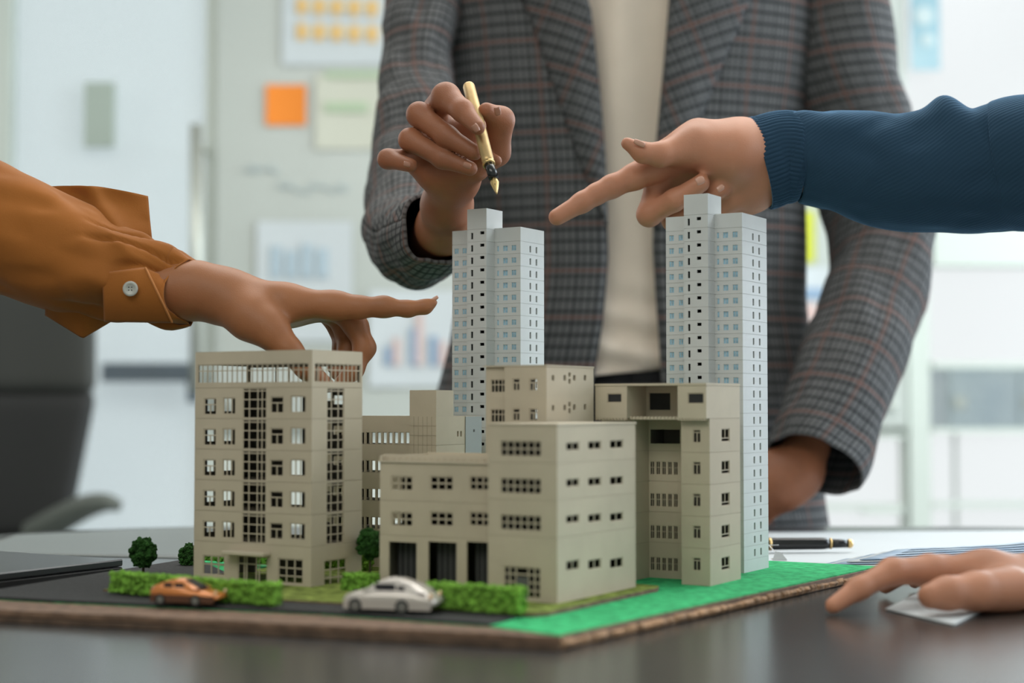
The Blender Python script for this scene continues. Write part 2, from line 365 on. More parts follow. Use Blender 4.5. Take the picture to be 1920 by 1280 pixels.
def grid(name, fn, nu, nv, m, parent, thick=0.0015, uvf=None, closed=False, off=0):
    v = []; uv = []; f = []
    for i in range(nu+1):
        for j in range(nv+1):
            p = fn(i/nu, j/nv); v.append(p); uv.append(uvf(i/nu, j/nv, p) if uvf else (i/nu, j/nv))
    for i in range(nu):
        for j in range(nv): f.append((i*(nv+1)+j, i*(nv+1)+j+1, (i+1)*(nv+1)+j+1, (i+1)*(nv+1)+j))
    o = obj(name, v, f, m, parent, smooth=True, uvs=uv)
    if thick: sm = o.modifiers.new('s', 'SOLIDIFY'); sm.thickness = thick; sm.offset = off
    return o
def lin(tab, y):
    return float(np.interp(y, [t[0] for t in tab], [t[1] for t in tab]))
# ================================================================== SETTING (room)
ZS = TT + 0.008
def wallbox(mb, x0, y0, x1, y1, d, th, mi=0):
    a = P(x0, y0, d); b = P(x1, y1, d); mb.box(a.x, d, b.z, b.x, d+th, a.z, mi)
def pxbox(name, x0, y0, x1, y1, d, th, m, parent=None):
    mb = MB(); wallbox(mb, x0, y0, x1, y1, d, th); return mb.build(name, m, parent)
mb = MB(); mb.box(-6, -3, -0.05, 6, 6.2, 0); struct(mb.build('floor', M['floor']))
mb = MB(); mb.box(-6, -2.1, 2.75, 6, 6.2, 2.85); struct(mb.build('ceiling', M['ceil']))
DB = 4.4
# back wall: glass wall left, glass board in the middle, glazed wall right
w = MB(); a = P(398, 0, DB+.12); b = P(1700, 0, DB+.12); w.box(a.x, DB+.12, 0, b.x, DB+.22, 2.75); struct(w.build('wall_back', M['wall']))
w = MB(); w.box(-4.3, DB+.1, 0, P(-60, 0, DB).x, DB+.2, 2.75); struct(w.build('wall_left', M['wall']))
w = MB(); w.box(-6, -2.1, 0, 3.2, -2.0, 2.75); struct(w.build('wall_front', M['wall']))
w = MB(); w.box(-4.4, -2.0, 0, -4.3, DB+.2, 2.75); struct(w.build('wall_side', M['wall']))
# window_1: frosted sliding door on the left
def window_px(n, x0, x1, z0, z1, frames, pane, fm, extra=None):
    r = bpy.data.objects.new('window_%d' % n, None); C.objects.link(r); r['kind'] = 'structure'
    a = P(x0, 0, DB).x; b = P(x1, 0, DB).x; r.location = (a, DB, z0)
    mb = MB(); mb.box(0, .03, 0, b-a, .036, z1-z0); mb.build('pane', pane, r)
    for (fx0, fy0, fx1, fy1) in frames:
        p = P(fx0, fy0, DB); q = P(fx1, fy1, DB); z_lo = 0 if fy1 > 1200 else q.z-z0; z_hi = z1-z0 if fy0 < 0 else p.z-z0
        mb = MB(); mb.box(p.x-a, 0, z_lo, q.x-a, .06, z_hi); mb.build('window_frame', fm, r)
    return r
w1 = window_px(1, -60, 402, 0.0, 2.75, [(-60, -1, 4, 1300), (388, -1, 404, 1300)], M['frost'], M['frame'])
w2 = window_px(2, 1690, 2400, 0.0, 2.75, [(1702, 425, 1750, 1300), (1750, 428, 2400, 498), (1702, 815, 1540, 826) if 0 else (1750, 802, 2400, 812),
     (1750, 942, 2400, 952), (1690, -1, 1700, 1300), (1750, 678, 2400, 690), (2040, -1, 2080, 1300)], M['clear'], M['frame'])
w3 = window_px(3, 1520, 1702, 0.0, P(0, 812, DB).z, [(1520, 812, 1702, 822), (1520, 946, 1702, 956), (1620, 956, 1702, 962)], M['clear'], M['frame'])
# open the solid wall where window_3 stands: rebuild wall_back in pieces
bpy.data.objects.remove(bpy.data.objects['wall_back'])
w = MB(); a = P(400, 0, DB+.12).x; b = P(1700, 0, DB).x; c = P(1522, 0, DB).x; zt = P(0, 814, DB).z
w.box(a, DB+.02, 0, c, DB+.12, 2.75); w.box(c, DB+.02, zt, b, DB+.12, 2.75); struct(w.build('wall_back', M['wall']))
# things beyond the glass: a pale office cupboard and a parapet
def backitem(name, x0, y0, x1, y1, d, th, m, label, cat):
    o = pxbox(name, x0, y0, x1, y1, d, th, m); return tag(o, label, cat)
o = thing('storage_cupboard', 'pale blue grey cupboard behind the window on the right', 'cupboard', (P(1765, 0, 5.2).x, 5.2, 0))
mb = MB(); a = P(1765, 684, 5.2); b = P(2300, 806, 5.2); mb.box(0, 0, b.z, b.x-a.x, .4, a.z); mb.build('body', M['bluegrey'], o)
for i in range(4):
    mb = MB(); L_ = (b.x-a.x)/4; mb.box(i*L_+.01, -.015, b.z+.01, (i+1)*L_-.01, 0, a.z-.01); dr = mb.build('door', M['bluegrey'], o)
    mb = MB(); mb.box(i*L_+.02, -.03, b.z+.07, i*L_+.06, -.015, b.z+.11); mb.build('handle', M['metal'], dr)
for lx in (0.05, b.x-a.x-.1):
    mb = MB(); mb.box(lx, .1, 0, lx+.012, .112, b.z); mb.build('leg', M['frame'], o)
# slate coloured rail and door handle on the left glass
o = thing('crossbar', 'dark slate horizontal bar low on the left glass door', 'rail', (P(190, 698, DB-.05).x, DB-.05, P(0, 715, DB-.05).z))
mb = MB(); a = P(185, 680, DB-.05); b = P(362, 715, DB-.05); mb.box(0, 0, 0, b.x-a.x, .05, a.z-b.z); mb.build('rail', M['bar'], o)
mb = MB(); c = P(345, 755, DB-.05); e = P(362, 715, DB-.05); mb.box(c.x-a.x, 0, c.z-b.z, e.x-a.x, .04, 0); mb.build('bracket', M['bar'], o)
o = thing('door_pull', 'tall vertical metal pull handle at the edge of the left glass door', 'handle', P(368, 740, DB-.16))
a = P(368, 234, DB-.16); b = P(368, 735, DB-.16)
lathe('bar', a-o.location, b-o.location, [(0, .017), (1, .017)], M['metal'], o)
for yy in (270, 700):
    q = P(368, yy, DB-.16); lathe('standoff', q-o.location, q+Vector((0.0, .150, 0))-o.location, [(0, .008), (1, .008)], M['metal'], o)
o = thing('wall_switch_plate', 'small greenish plate blurred behind the frosted left glass', 'plate', P(222, 240, DB+.2))
mb = MB(); a = P(195, 180, DB-.02)-P(222, 240, DB-.02); mb.box(a.x, -.22, -a.z, -a.x, -.20, a.z); mb.build('plate', mat('frost_plate', (0.40, 0.46, 0.40), .7), o)
# glass board with papers
gb = thing('glass_board', 'large pale grey green glass notice board behind the man', 'board', (P(960, 0, DB).x, DB, 1.2))
mb = MB(); a = P(410, 0, DB); b = P(1690, 0, DB); zb_ = P(0, 800, DB).z-1.2; mb.box(a.x, -.02, zb_, b.x, .018, 1.1); mb.build('glass_sheet', M['glassboard'], gb)
for (fx, fz) in ((a.x+.05, 1.0), (a.x+.05, zb_+.06), (b.x-.05, 1.0), (b.x-.05, zb_+.06)):
    lathe('stud', (fx, -.045, fz), (fx, -.02, fz), [(0, .012), (1, .014)], M['metal'], gb)
def sheet(name, x0, y0, x1, y1, m, label, cat, marks=(), group=None):
    d = DB-.026; c = P((x0+x1)/2, (y0+y1)/2, d); o = thing(name, label, cat, c, group=group)
    p = P(x0, y0, d)-c; q = P(x1, y1, d)-c; mb = MB()
    n = 8
    v = []; f = []
    for k, yy in enumerate((0.0, 0.0006)):
        for i in range(n+1):
            for j in range(2):
                u = i/n; v.append((p.x+(q.x-p.x)*u, -yy-.004*(2*u-1)**2, (p.z, q.z)[j]))
    for i in range(n): f.append((2*i, 2*i+1, 2*i+3, 2*i+2)); f.append(tuple(2*(n+1)+t for t in (2*i, 2*i+2, 2*i+3, 2*i+1)))
    obj('page', v, f, m, o)
    for (nm, mx0, my0, mx1, my1, mm) in marks:
        a = P(mx0, my0, d)-c; b = P(mx1, my1, d)-c; mb = MB(); tk = .0065 if nm == 'row_band' else .0085; mb.box(a.x, -tk, b.z, b.x, -.005, a.z); mb.build(nm, mm, o)
    return o
sheet('sticky_note', 499, 159, 574, 235, M['sticky'], 'bright orange square sticky note on the glass board', 'sticky note')
dots = []
for r in (0, 1):
    for k in range(5):
        x = 566+33*k; y = 12+48*r+k*1.2; dots += [('dot', x-8, y-15, x+8, y+15, M['yellow'])]
    dots.append(('row_band', 556, 6+48*r, 712, 18+48*r, mat('pale_yellow', (.76, .66, .46), .8)))
sheet('wall_chart', 530, -70, 735, 122, M['paperbg'], 'pale sheet with two rows of yellow dots at the top of the board', 'paper', dots)
sheet('memo_sheet', 592, 140, 745, 280, M['papercream'], 'cream sheet with faint green lines right of the orange note', 'paper',
      [('green_line', 610, 134, 715, 146, M['inkgreen']), ('green_line', 610, 193, 690, 210, M['inkgreen'])])
sheet('bar_chart_sheet', 482, 415, 660, 640, M['paperbg'], 'pale grey sheet with four faint blue bars above the pointing hand', 'paper',
      [('chart_bar', 508+29*k, y0, 528+29*k, 520, M['inkblue']) for k, y0 in enumerate((462, 470, 458, 466))])
sheet('column_chart_sheet', 692, 545, 862, 725, M['paperbg'], 'white sheet with blue and pink columns left of the white tower', 'paper',
      [('chart_bar', x, y, x+w_, 685, m_) for x, y, w_, m_ in ((722, 650, 13, M['inkblue2']), (738, 634, 12, M['inkpink']), (770, 615, 11, M['inkblue2']), (781, 585, 12, M['inkpink']), (806, 630, 14, M['inkblue2']), (824, 640, 12, M['inkpink']))])
sheet('lime_note', 1478, 395, 1528, 492, M['lime'], 'bright lime yellow note seen through the gap under the jacket elbow', 'sticky note')
sheet('report_page', 1490, 500, 1560, 625, M['paperbg'], 'small white page with blue and orange print seen under the elbow', 'paper',
      [('blue_heading', 1495, 540, 1545, 560, M['inkblue2']), ('orange_block', 1503, 570, 1532, 600, M['inkpink'])])
# faint handwriting on the glass
hw = MB(); random.seed(3)
pen_pts = []
def hand_line(x, y, n, s):
    pr = P(x, y, DB-.024)
    for i in range(n):
        x += s*(0.5+random.random()*0.5); y2 = y+random.uniform(-s, s); q = P(x, y2, DB-.024); hw.cyl(pr, q, .0035, n=6); pr = q
hand_line(455, 318, 10, 9); hand_line(520, 352, 12, 9); hand_line(600, 350, 8, 8)
tag(hw.build('board_writing', mat('faint_blue_marker', (.46, .53, .53), .8)), 'faint blue marker scribble on the glass board below the orange note', 'writing')
o = thing('blue_poster', 'pale blue poster with white round shapes at the top of the right window', 'poster', P(1735, 60, DB-.03))
c = o.location; a = P(1706, -120, DB-.03)-c; b = P(1763, 131, DB-.03)-c; mb = MB(); mb.box(a.x, 0, b.z, b.x, .004, a.z); mb.build('sheet', M['poster'], o)
for (x, y, r) in ((1733, 30, 18), (1740, 75, 12)):
    q = P(x, y, DB-.03)-c; mb = MB(); mb.cyl(q+Vector((0, -.003, 0)), q, r*DB/FP, n=24); mb.build('round_print', mat('poster_pale', (.50, .58, .58), .8), o)
for (x, y, lb) in ((0.3, 2.3, 'above the man in the blazer'), (-1.2, 2.3, 'nearest the frosted glass door'), (1.8, 2.3, 'nearest the clear right window')):
    o = thing('ceiling_light', 'flat square ceiling light panel '+lb, 'light', (x, y, 2.75), group='ceiling light panels')
    mb = MB(); mb.box(-.33, -.33, -.03, .33, .33, 0); mb.build('housing', M['frame'], o); mb = MB(); mb.box(-.29, -.29, -.035, .29, .29, -.03); mb.build('diffuser', M['lampglow'], o)
# ================================================================== TABLE
def rrect(x0, y0, x1, y1, r, n=14):
    pts = []
    for (cx, cy, a0) in ((x1-r, y0+r, -90), (x1-r, y1-r, 0), (x0+r, y1-r, 90), (x0+r, y0+r, 180)):
        for i in range(n+1):
            a = math.radians(a0+90*i/n); pts.append((cx+r*math.cos(a), cy+r*math.sin(a)))
    return pts
tb = thing('conference_table', 'large dark glossy table with rounded corners under the model', 'table', (0.15, 1.1, 0))
mb = MB(); pts = [(x-.15, y-1.1) for x, y in rrect(-.62, .40, .82, 1.80, .33)]
mb.prism(pts, TT-.028, TT); o = mb.build('tabletop', M['table'], tb); bv = o.modifiers.new('b', 'BEVEL'); bv.width = .004; bv.segments = 3; bv.limit_method = 'ANGLE'
for lx, ly in ((-.5, -.45), (.5, -.45), (-.5, .45), (.5, .45)):
    mb = MB(); mb.box(lx-.03, ly-.03, 0, lx+.03, ly+.03, TT-.028); mb.build('leg', M['chair2'], tb)
# ================================================================== MODEL BASE
Dc = G(1045, 1140, ZS)
TH = math.radians(31.0); EA = Vector((math.cos(TH), -math.sin(TH), 0)); EB = Vector((math.sin(TH), math.cos(TH), 0))
def loc(a, b, z=ZS): return Vector((Dc.x, Dc.y, 0)) + EA*a + EB*b + Vector((0, 0, z))
def ab(p): q = p-Vector((Dc.x, Dc.y, 0)); return q.dot(EA), q.dot(EB)
RZ = -TH
base = thing('model_baseboard', 'green turf covered display board with torn brown card edges under the model buildings', 'board', (0, 0, TT))
P1 = (.0265, .882); P2 = (.290, 1.263); P3 = (-.186, 1.54); P0 = (-.385, 1.022)
RF_ = [(-.362, 1.060), (-.2955, 1.033), (-.1169, .974), (-.0132, .921)]      # front edge of the road
mb = MB(); mb.prism([P0, P1, P2, P3], 0.0004, .0074); mb.build('lower_board', M['board'], base)
mb = MB(); mb.prism(RF_ + [(P1[0]-.001, P1[1]+.0025), (P2[0]-.002, P2[1]), P3], .0074, .0082)
t_ = mb.build('turf_sheet', M['turf'], base)
# torn card lumps along the right and front edges
random.seed(5)
def lumps(name, A, B_, n, m, z0, z1, dep, sx=1.0, out=0.002):
    A = Vector((*A, 0)); B_ = Vector((*B_, 0)); t = (B_-A); L_ = t.length; t.normalize(); nn = Vector((t.y, -t.x, 0)); x = 0; i = 0
    while x < L_:
        w_ = random.uniform(.006, .017)*sx; o_ = random.uniform(-.0005, out); zz = random.uniform(-.0012, .0004); mb = MB(); v = []; f = []
        k = 6
        for q in range(k+1):
            u = x+w_*q/k; bul = math.sin(math.pi*q/k)**.5*random.uniform(.6, 1.1)
            for (dx, dz) in ((-dep, z1+zz), (o_*.3+.0012*bul, z1+zz-.0006), (o_+.0026*bul, (z0+z1)/2), (o_*.5+.001*bul, z0), (-dep, z0)):
                v.append(A+t*u+nn*dx+Vector((0, 0, dz)))
        for q in range(k):
            for r in range(4): f.append((q*5+r, q*5+r+1, q*5+5+r+1, q*5+5+r))
        f.append((0, 1, 2, 3, 4)); f.append(tuple(k*5+r for r in (4, 3, 2, 1, 0)))
        obj(name, v, f, m, base, smooth=False); x += w_*random.uniform(.85, 1.0); i += 1
lumps('torn_card_lump', P1, P2, 0, M['cork'], .0010, .0062, .004)
fe = Vector((*P1, 0))-Vector((*P0, 0)); fe.normalize(); fn = Vector((fe.y, -fe.x, 0))
# brown strip faces along the front (two card layers)
def strip(name, A, B_, z0, z1, out, m, wob=0.0006):
    A = Vector((*A, 0)); B_ = Vector((*B_, 0)); t = B_-A; n = 60; nn = Vector((t.y, -t.x, 0)).normalized(); v = []; f = []
    for i in range(n+1):
        wv = noise.noise(Vector((i*.35, z0*300, 1)))*wob; wz = noise.noise(Vector((i*.2, 5, z0*200)))*.0006
        for dx, z in ((-.003, z1+wz), (out+wv, z1+wz), (out+wv*1.6, z0+wz*.5), (-.003, z0)): v.append(A+t*(i/n)+nn*dx+Vector((0, 0, z)))
    for i in range(n):
        for r in range(3): f.append((i*4+r, i*4+r+1, i*4+5+r, i*4+4+r))
    f.append((0, 1, 2, 3)); f.append((n*4+3, n*4+2, n*4+1, n*4))
    return obj(name, v, f, m, base)
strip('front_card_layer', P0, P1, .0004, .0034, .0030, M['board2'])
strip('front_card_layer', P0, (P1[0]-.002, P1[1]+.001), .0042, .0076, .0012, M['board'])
# road plate
def tri_xy(a, b): q = loc(a, b, 0); return (q.x, q.y)
road = MB(); vr_b = -.020
lf = Vector((*P0, 0)); 
road.prism(RF_ + [tri_xy(.003, -.055), tri_xy(-.05, -.05), tri_xy(-.262, .01), (-.268+.008, 1.32), (-.353+.008, 1.103)], .0076, .0096); road.build('road_plate', M['asphalt'], base)
mb = MB(); vp = [tri_xy(-.300, -.0885), tri_xy(.002, -.050), tri_xy(.010, -.046), tri_xy(.0148, -.036), tri_xy(.0148, .112), tri_xy(.010, .124), tri_xy(-.004, .127), tri_xy(-.186, .127), tri_xy(-.186, .235), tri_xy(-.292, .235), tri_xy(-.300, .127)]
mb.prism(vp, .0070, .0108, 1, 0); mb.build('verge_plate', [M['verge'], M['board']], base)
# ================================================================== BUILDINGS
class Bld:
    def __init__(s, name, label, px, py, d=None, ang=0.0, cat='model building'):
        s.o = G(px, py, ZS) if d is None else P(px, 700, d); s.o.z = ZS
        s.th = TH+ang; s.ea = Vector((math.cos(s.th), -math.sin(s.th), 0)); s.eb = Vector((math.sin(s.th), math.cos(s.th), 0))
        s.e = thing(name, label, cat, s.o, -s.th); s.nwin = 0; s.cache = {}
    def front(s, px, py, yo=0.0):
        r = ray(px, py); q = s.o+s.eb*yo-CAM; t = q.dot(s.eb)/r.dot(s.eb); p = CAM+r*t-s.o; return p.dot(s.ea), p.z
    def right(s, px, py, xo=0.0):
        r = ray(px, py); q = s.o+s.ea*xo-CAM; t = q.dot(s.ea)/r.dot(s.ea); p = CAM+r*t-s.o; return p.dot(s.eb), p.z
def wall_mesh(mb, f, L_, H, th, holes, mi=0, mi_in=1, mi_rev=0):
    """holed wall; f(u,w,z) maps wall coordinates to the building's own"""
    us = sorted({0.0, L_, *[min(max(h[i], 0), L_) for h in holes for i in (0, 2)]}); zs = sorted({0.0, H, *[min(max(h[i], 0), H) for h in holes for i in (1, 3)]})
    us = [u for i, u in enumerate(us) if i == 0 or u-us[i-1] > 1e-6]; zs = [z for i, z in enumerate(zs) if i == 0 or z-zs[i-1] > 1e-6]
    def solid(i, j):
        if i < 0 or j < 0 or i >= len(us)-1 or j >= len(zs)-1: return False
        u = (us[i]+us[i+1])/2; z = (zs[j]+zs[j+1])/2
        return not any(h[0] < u < h[2] and h[1] < z < h[3] for h in holes)
    for i in range(len(us)-1):
        for j in range(len(zs)-1):
            if not solid(i, j): continue
            u0, u1, z0, z1 = us[i], us[i+1], zs[j], zs[j+1]
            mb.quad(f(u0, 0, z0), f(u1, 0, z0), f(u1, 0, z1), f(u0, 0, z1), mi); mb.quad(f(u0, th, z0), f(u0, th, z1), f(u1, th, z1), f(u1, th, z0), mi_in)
            if not solid(i-1, j): mb.quad(f(u0, 0, z0), f(u0, 0, z1), f(u0, th, z1), f(u0, th, z0), mi_rev)
            if not solid(i+1, j): mb.quad(f(u1, 0, z0), f(u1, th, z0), f(u1, th, z1), f(u1, 0, z1), mi_rev)
            if not solid(i, j-1): mb.quad(f(u0, 0, z0), f(u0, th, z0), f(u1, th, z0), f(u1, 0, z0), mi_rev)
            if not solid(i, j+1): mb.quad(f(u0, 0, z1), f(u1, 0, z1), f(u1, th, z1), f(u0, th, z1), mi_rev)
def mappers(x0, x1, y0, y1):
    e = 3e-5
    return {'front': (lambda u, w, z: (x0+u, y0+w-e, z), x1-x0), 'right': (lambda u, w, z: (x1-w+e, y0+u, z), y1-y0),
            'back': (lambda u, w, z: (x0+u, y1-w+e, z), x1-x0), 'left': (lambda u, w, z: (x0+w-e, y0+u, z), y1-y0)}
GAP = 0.0003
def storey(b, rects, H, z, mats, holes, name='storey', th=.0014, skip=(), roof=True, floor=False, gap=GAP, parapet=0.0):
    """rects: list of (x0,x1,y0,y1) in the building's frame. holes: {(rect index, side): [(u0,z0,u1,z1)]}"""
    mb = MB()
    for k, (x0, x1, y0, y1) in enumerate(rects):
        mp = mappers(x0, x1, y0, y1)
        for side, (f, L_) in mp.items():
            if (k, side) in skip: continue
            wall_mesh(mb, f, L_, H-gap, th, holes.get((k, side), []))
        zt = H-gap
        if roof:
            g = .0002; mb.box(x0+g, y0+g, zt-.0008-parapet, x1-g, y1-g, H-parapet if parapet else H, 2 if not parapet else 0)
    o = mb.build(name, mats, b.e); o.location = (0, 0, z); return o
def bars(mb, f, r, cols, rows, bt, dep, w0=.0005, mi=0, frame=True):
    """window bars in rectangle r=(u0,z0,u1,z1); cols/rows are fractions of the inner bars"""
    u0, z0, u1, z1 = r; W_ = u1-u0; Hh = z1-z0
    def bx(a, b_, c, d):
        p = [f(a, w0, b_), f(c, w0, b_), f(c, w0, d), f(a, w0, d), f(a, w0+dep, b_), f(c, w0+dep, b_), f(c, w0+dep, d), f(a, w0+dep, d)]
        n = len(mb.v); mb.v += p; mb.f += [tuple(n+i for i in q) for q in ((0,1,2,3),(4,7,6,5),(0,4,5,1),(1,5,6,2),(2,6,7,3),(3,7,4,0))]; mb.m += [mi]*6
    if frame:
        bx(u0, z0, u1, z0+bt); bx(u0, z1-bt, u1, z1); bx(u0, z0+bt, u0+bt, z1-bt); bx(u1-bt, z0+bt, u1, z1-bt)
    for c in cols:
        lo, hi = (0, 1) if not isinstance(c, tuple) else c[1:]; cc = c if not isinstance(c, tuple) else c[0]
        bx(u0+W_*cc-bt/2, z0+Hh*lo, u0+W_*cc+bt/2, z0+Hh*hi)
    for c in rows: bx(u0, z0+Hh*c-bt/2, u1, z0+Hh*c+bt/2)
def win(parent, f, r, cols=(), rows=(), bt=.0006, dep=.0006, m=None, pane=None, name='window', w0=.0004, frame=True):
    mb = MB(); bars(mb, f, r, cols, rows, bt, dep, w0, 0, frame)
    if pane is not None:
        p = [f(r[0], w0+dep, r[1]), f(r[2], w0+dep, r[1]), f(r[2], w0+dep, r[3]), f(r[0], w0+dep, r[3])]; mb.quad(*p, mi=1)
    return mb.build(name, [m or M['beige']] + ([pane] if pane else []), parent)
def copytree(o, dz, names=True):
    c = o.copy(); C.objects.link(c); c.parent = o.parent; c.location = (o.location[0], o.location[1], o.location[2]+dz)
    for ch in list(o.children):
        g = ch.copy(); C.objects.link(g); g.parent = c
    return c
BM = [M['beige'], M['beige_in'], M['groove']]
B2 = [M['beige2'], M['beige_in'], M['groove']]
def plinth(b, x0, x1, y0, y1, h=.003):
    pass
# ---- B1: seven storey office block, left
B1 = Bld('office_block', 'beige model office block with glazed top gallery, tallest building on the left', 583, 1108)
wl = B1.front(363, 1090)[0]; dp = B1.right(678, 1090)[0]
R1 = [(wl, 0, 0, dp)]; MP = mappers(*R1[0]); fF, LF = MP['front']; fR, LR = MP['right']; fB, _ = MP['back']
zg = B1.front(583, 1025)[1]; pz = (B1.front(583, 725)[1]-zg)/5; zr = B1.front(583, 655)[1]
def fr(B, x0, y0, x1, y1, x_off, zb): # pixel rect -> wall rect on the front face
    ym = (y0+y1)/2; a = B.front(x0, ym)[0]-x_off; c = B.front(x1, ym)[0]-x_off; xm = (x0+x1)/2; return (a, B.front(xm, y1)[1]-zb, c, B.front(xm, y0)[1]-zb)
def rr(B, x0, y0, x1, y1, zb, xo=0.0, y_off=0.0):
    ym = (y0+y1)/2; a = B.right(x0, ym, xo)[0]-y_off; c = B.right(x1, ym, xo)[0]-y_off; xm = (x0+x1)/2; return (a, B.right(xm, y1, xo)[1]-zb, c, B.right(xm, y0, xo)[1]-zb)
# typical storey measured on the storey with windows at y 861-892
k0 = 2; zb = zg+pz*k0
cols = [fr(B1, x0, 861, x1, 893, wl, zb) for x0, x1 in ((381, 405), (417, 441), (506, 531), (544, 573))]
strip_f = fr(B1, 454, 850, 499, 880, wl, zb); strip_f = (strip_f[0], 0.0, strip_f[2], pz)
strip_r = rr(B1, 613, 850, 645, 880, zb); strip_r = (strip_r[0], 0.0, strip_r[2], pz)
backh = [(c[0]-.003, c[1]-.001, c[2]+.003, c[3]+.001) for c in (cols[1], cols[3])] + [(cols[2][0], (cols[2][1]+cols[2][3])/2, cols[2][2], cols[2][3]+.001), (strip_f[0]+.006, pz*.55, strip_f[2]+.001, pz*.85)]
backh = [(min(max(q[0]+.012, 0), LF-.003), q[1]+.0005, min(q[2]+.012, LF-.002), q[3]) for q in backh]
def b1_storey(z, n):
    h = {(0, 'front'): cols+[strip_f], (0, 'right'): [strip_r], (0, 'back'): backh, (0, 'left'): [(.012, .005, .02, .015), (.03, .005, .04, .015)]}
    s = storey(B1, R1, pz, z, BM, h, gap=.0004)
    for i, c in enumerate(cols): win(s, fF, c, cols=[(.5, 0, .62)] if i in (0, 2) else [.33, .66], rows=[.62] if i in (0, 2) else [], bt=.0008)
    win(s, fF, (strip_f[0], 0, strip_f[2], pz-.0004), cols=[.27, .62, .80], rows=[.32, .62, .9], bt=.0007, name='stair_glazing')
    win(s, fR, (strip_r[0], 0, strip_r[2], pz-.0004), cols=[.28, .68], rows=[.32, .62, .9], bt=.0007, name='stair_glazing')
    return s
s0 = b1_storey(zg, 0)
for k in range(1, 5): copytree(s0, pz*k)
# ground storey
gf = [fr(B1, 380, 1041, 421, 1078, wl, 0), fr(B1, 445, 1042, 501, 1092, wl, 0), fr(B1, 521, 1047, 568, 1094, wl, 0)]
gf[1] = (gf[1][0], 0.001, gf[1][2], gf[1][3]); gr = rr(B1, 608, 1048, 650, 1096, 0)
sg = storey(B1, R1, zg, 0, BM, {(0, 'front'): gf, (0, 'right'): [gr], (0, 'back'): [(.01, .003, .03, .022), (LF-.034, .003, LF-.004, .024)], (0, 'left'): [(.01, .004, dp-.01, .02)]}, 'ground_storey')
win(sg, fF, gf[0], [.38, .7], [.55], .0008); win(sg, fF, gf[2], [.33, .66], [.3, .62], .0008); win(sg, fR, gr, [.3, .66], [.3, .62], .0008)
win(sg, fF, gf[1], [.22, .30, .62, .72], [.72], .0008, name='entrance_door')
# top gallery
zt = zg+5*pz; Ht = zr-zt
tg = fr(B1, 372, 682, 572, 718, wl, zt); tr = rr(B1, 590, 680, 672, 714, zt)
tg = (.002, tg[1], LF-.003, tg[3]); tr = (.003, tg[1]+.0002, LR-.002, tg[3])
st = storey(B1, R1, Ht, zt, BM, {(0, 'front'): [tg], (0, 'right'): [tr], (0, 'back'): [tg], (0, 'left'): [tr]}, 'gallery_storey')
win(st, fF, tg, [i/22 for i in range(1, 22)], [.66], .0007, name='gallery_glazing'); win(st, fR, tr, [i/11 for i in range(1, 11)], [.66], .0007, name='gallery_glazing')
win(st, fB, tg, [i/8 for i in range(1, 8)], [], .0009, name='gallery_glazing')
# canopy
c0 = B1.front(430, 1036)[0]; c1 = B1.front(508, 1036)[0]; cz = B1.front(470, 1040)[1]
mb = MB(); mb.box(c0, -.009, cz, c1, 0, cz+.0028); o = mb.build('entrance_canopy', M['beige2'], B1.e); o.modifiers.new('b', 'BEVEL').width = .0005
# ---- D: front block
D = Bld('corner_block', 'beige model block at the front with pale right side and grid window over the hedge', 1045, 1140)
wl = D.front(915, 1100)[0]; dp = D.right(1192, 1080)[0]; RD = [(wl, 0, 0, dp)]; MP = mappers(*RD[0]); fF, LF = MP['front']; fR, LR = MP['right']
zl = [0] + [D.front(1045, y)[1] for y in (1008, 938, 868, 797)]
def d_rows(k, yr, yf):
    zb = zl[k]; H = zl[k+1]-zl[k]
    h = [rr(D, x-12, yr-8-(x-1115)*.05, x+12, yr+9-(x-1115)*.05, zb) for x in (1074, 1115, 1156)]
    if k == 0: h = [(a, b-.001+.0, c, d) for a, b, c, d in h]; ff = fr(D, 944, 1062, 1014, 1121, wl, zb); fl = [ff]
    else: fl = [fr(D, 938, yf-15, 1015, yf+15, wl, zb)]
    s = storey(D, RD, H, zb, BM, {(0, 'front'): fl, (0, 'right'): h}, 'storey' if k else 'ground_storey')
    for q in h: win(s, fR, q, [.5], [], .0008, .0005, M['beige'])
    if k: win(s, fF, fl[0], [i/6 for i in range(1, 6)], [.5], .0008)
    else: win(s, fF, fl[0], [.16, .33, (.66, 0, 1), .83], [.25, .5, .75], .0009, name='lobby_window')
for k, yr, yf in ((0, 1055, 0), (1, 970, 980), (2, 902, 911), (3, 834, 841)): d_rows(k, yr, yf)
# inner dark door of the lobby
q = fr(D, 968, 1082, 990, 1121, wl, 0); mb = MB(); mb.box(wl+q[0], .0002, .002, wl+q[2], .0012, q[3]); mb.build('lobby_door', M['slot'], D.e)
mb = MB(); g = .002; mb.box(wl-.0006, -.0006, zl[4], .0006, dp+.0006, zl[4]+.0012); mb.build('roof_cap', M['beige2'], D.e)
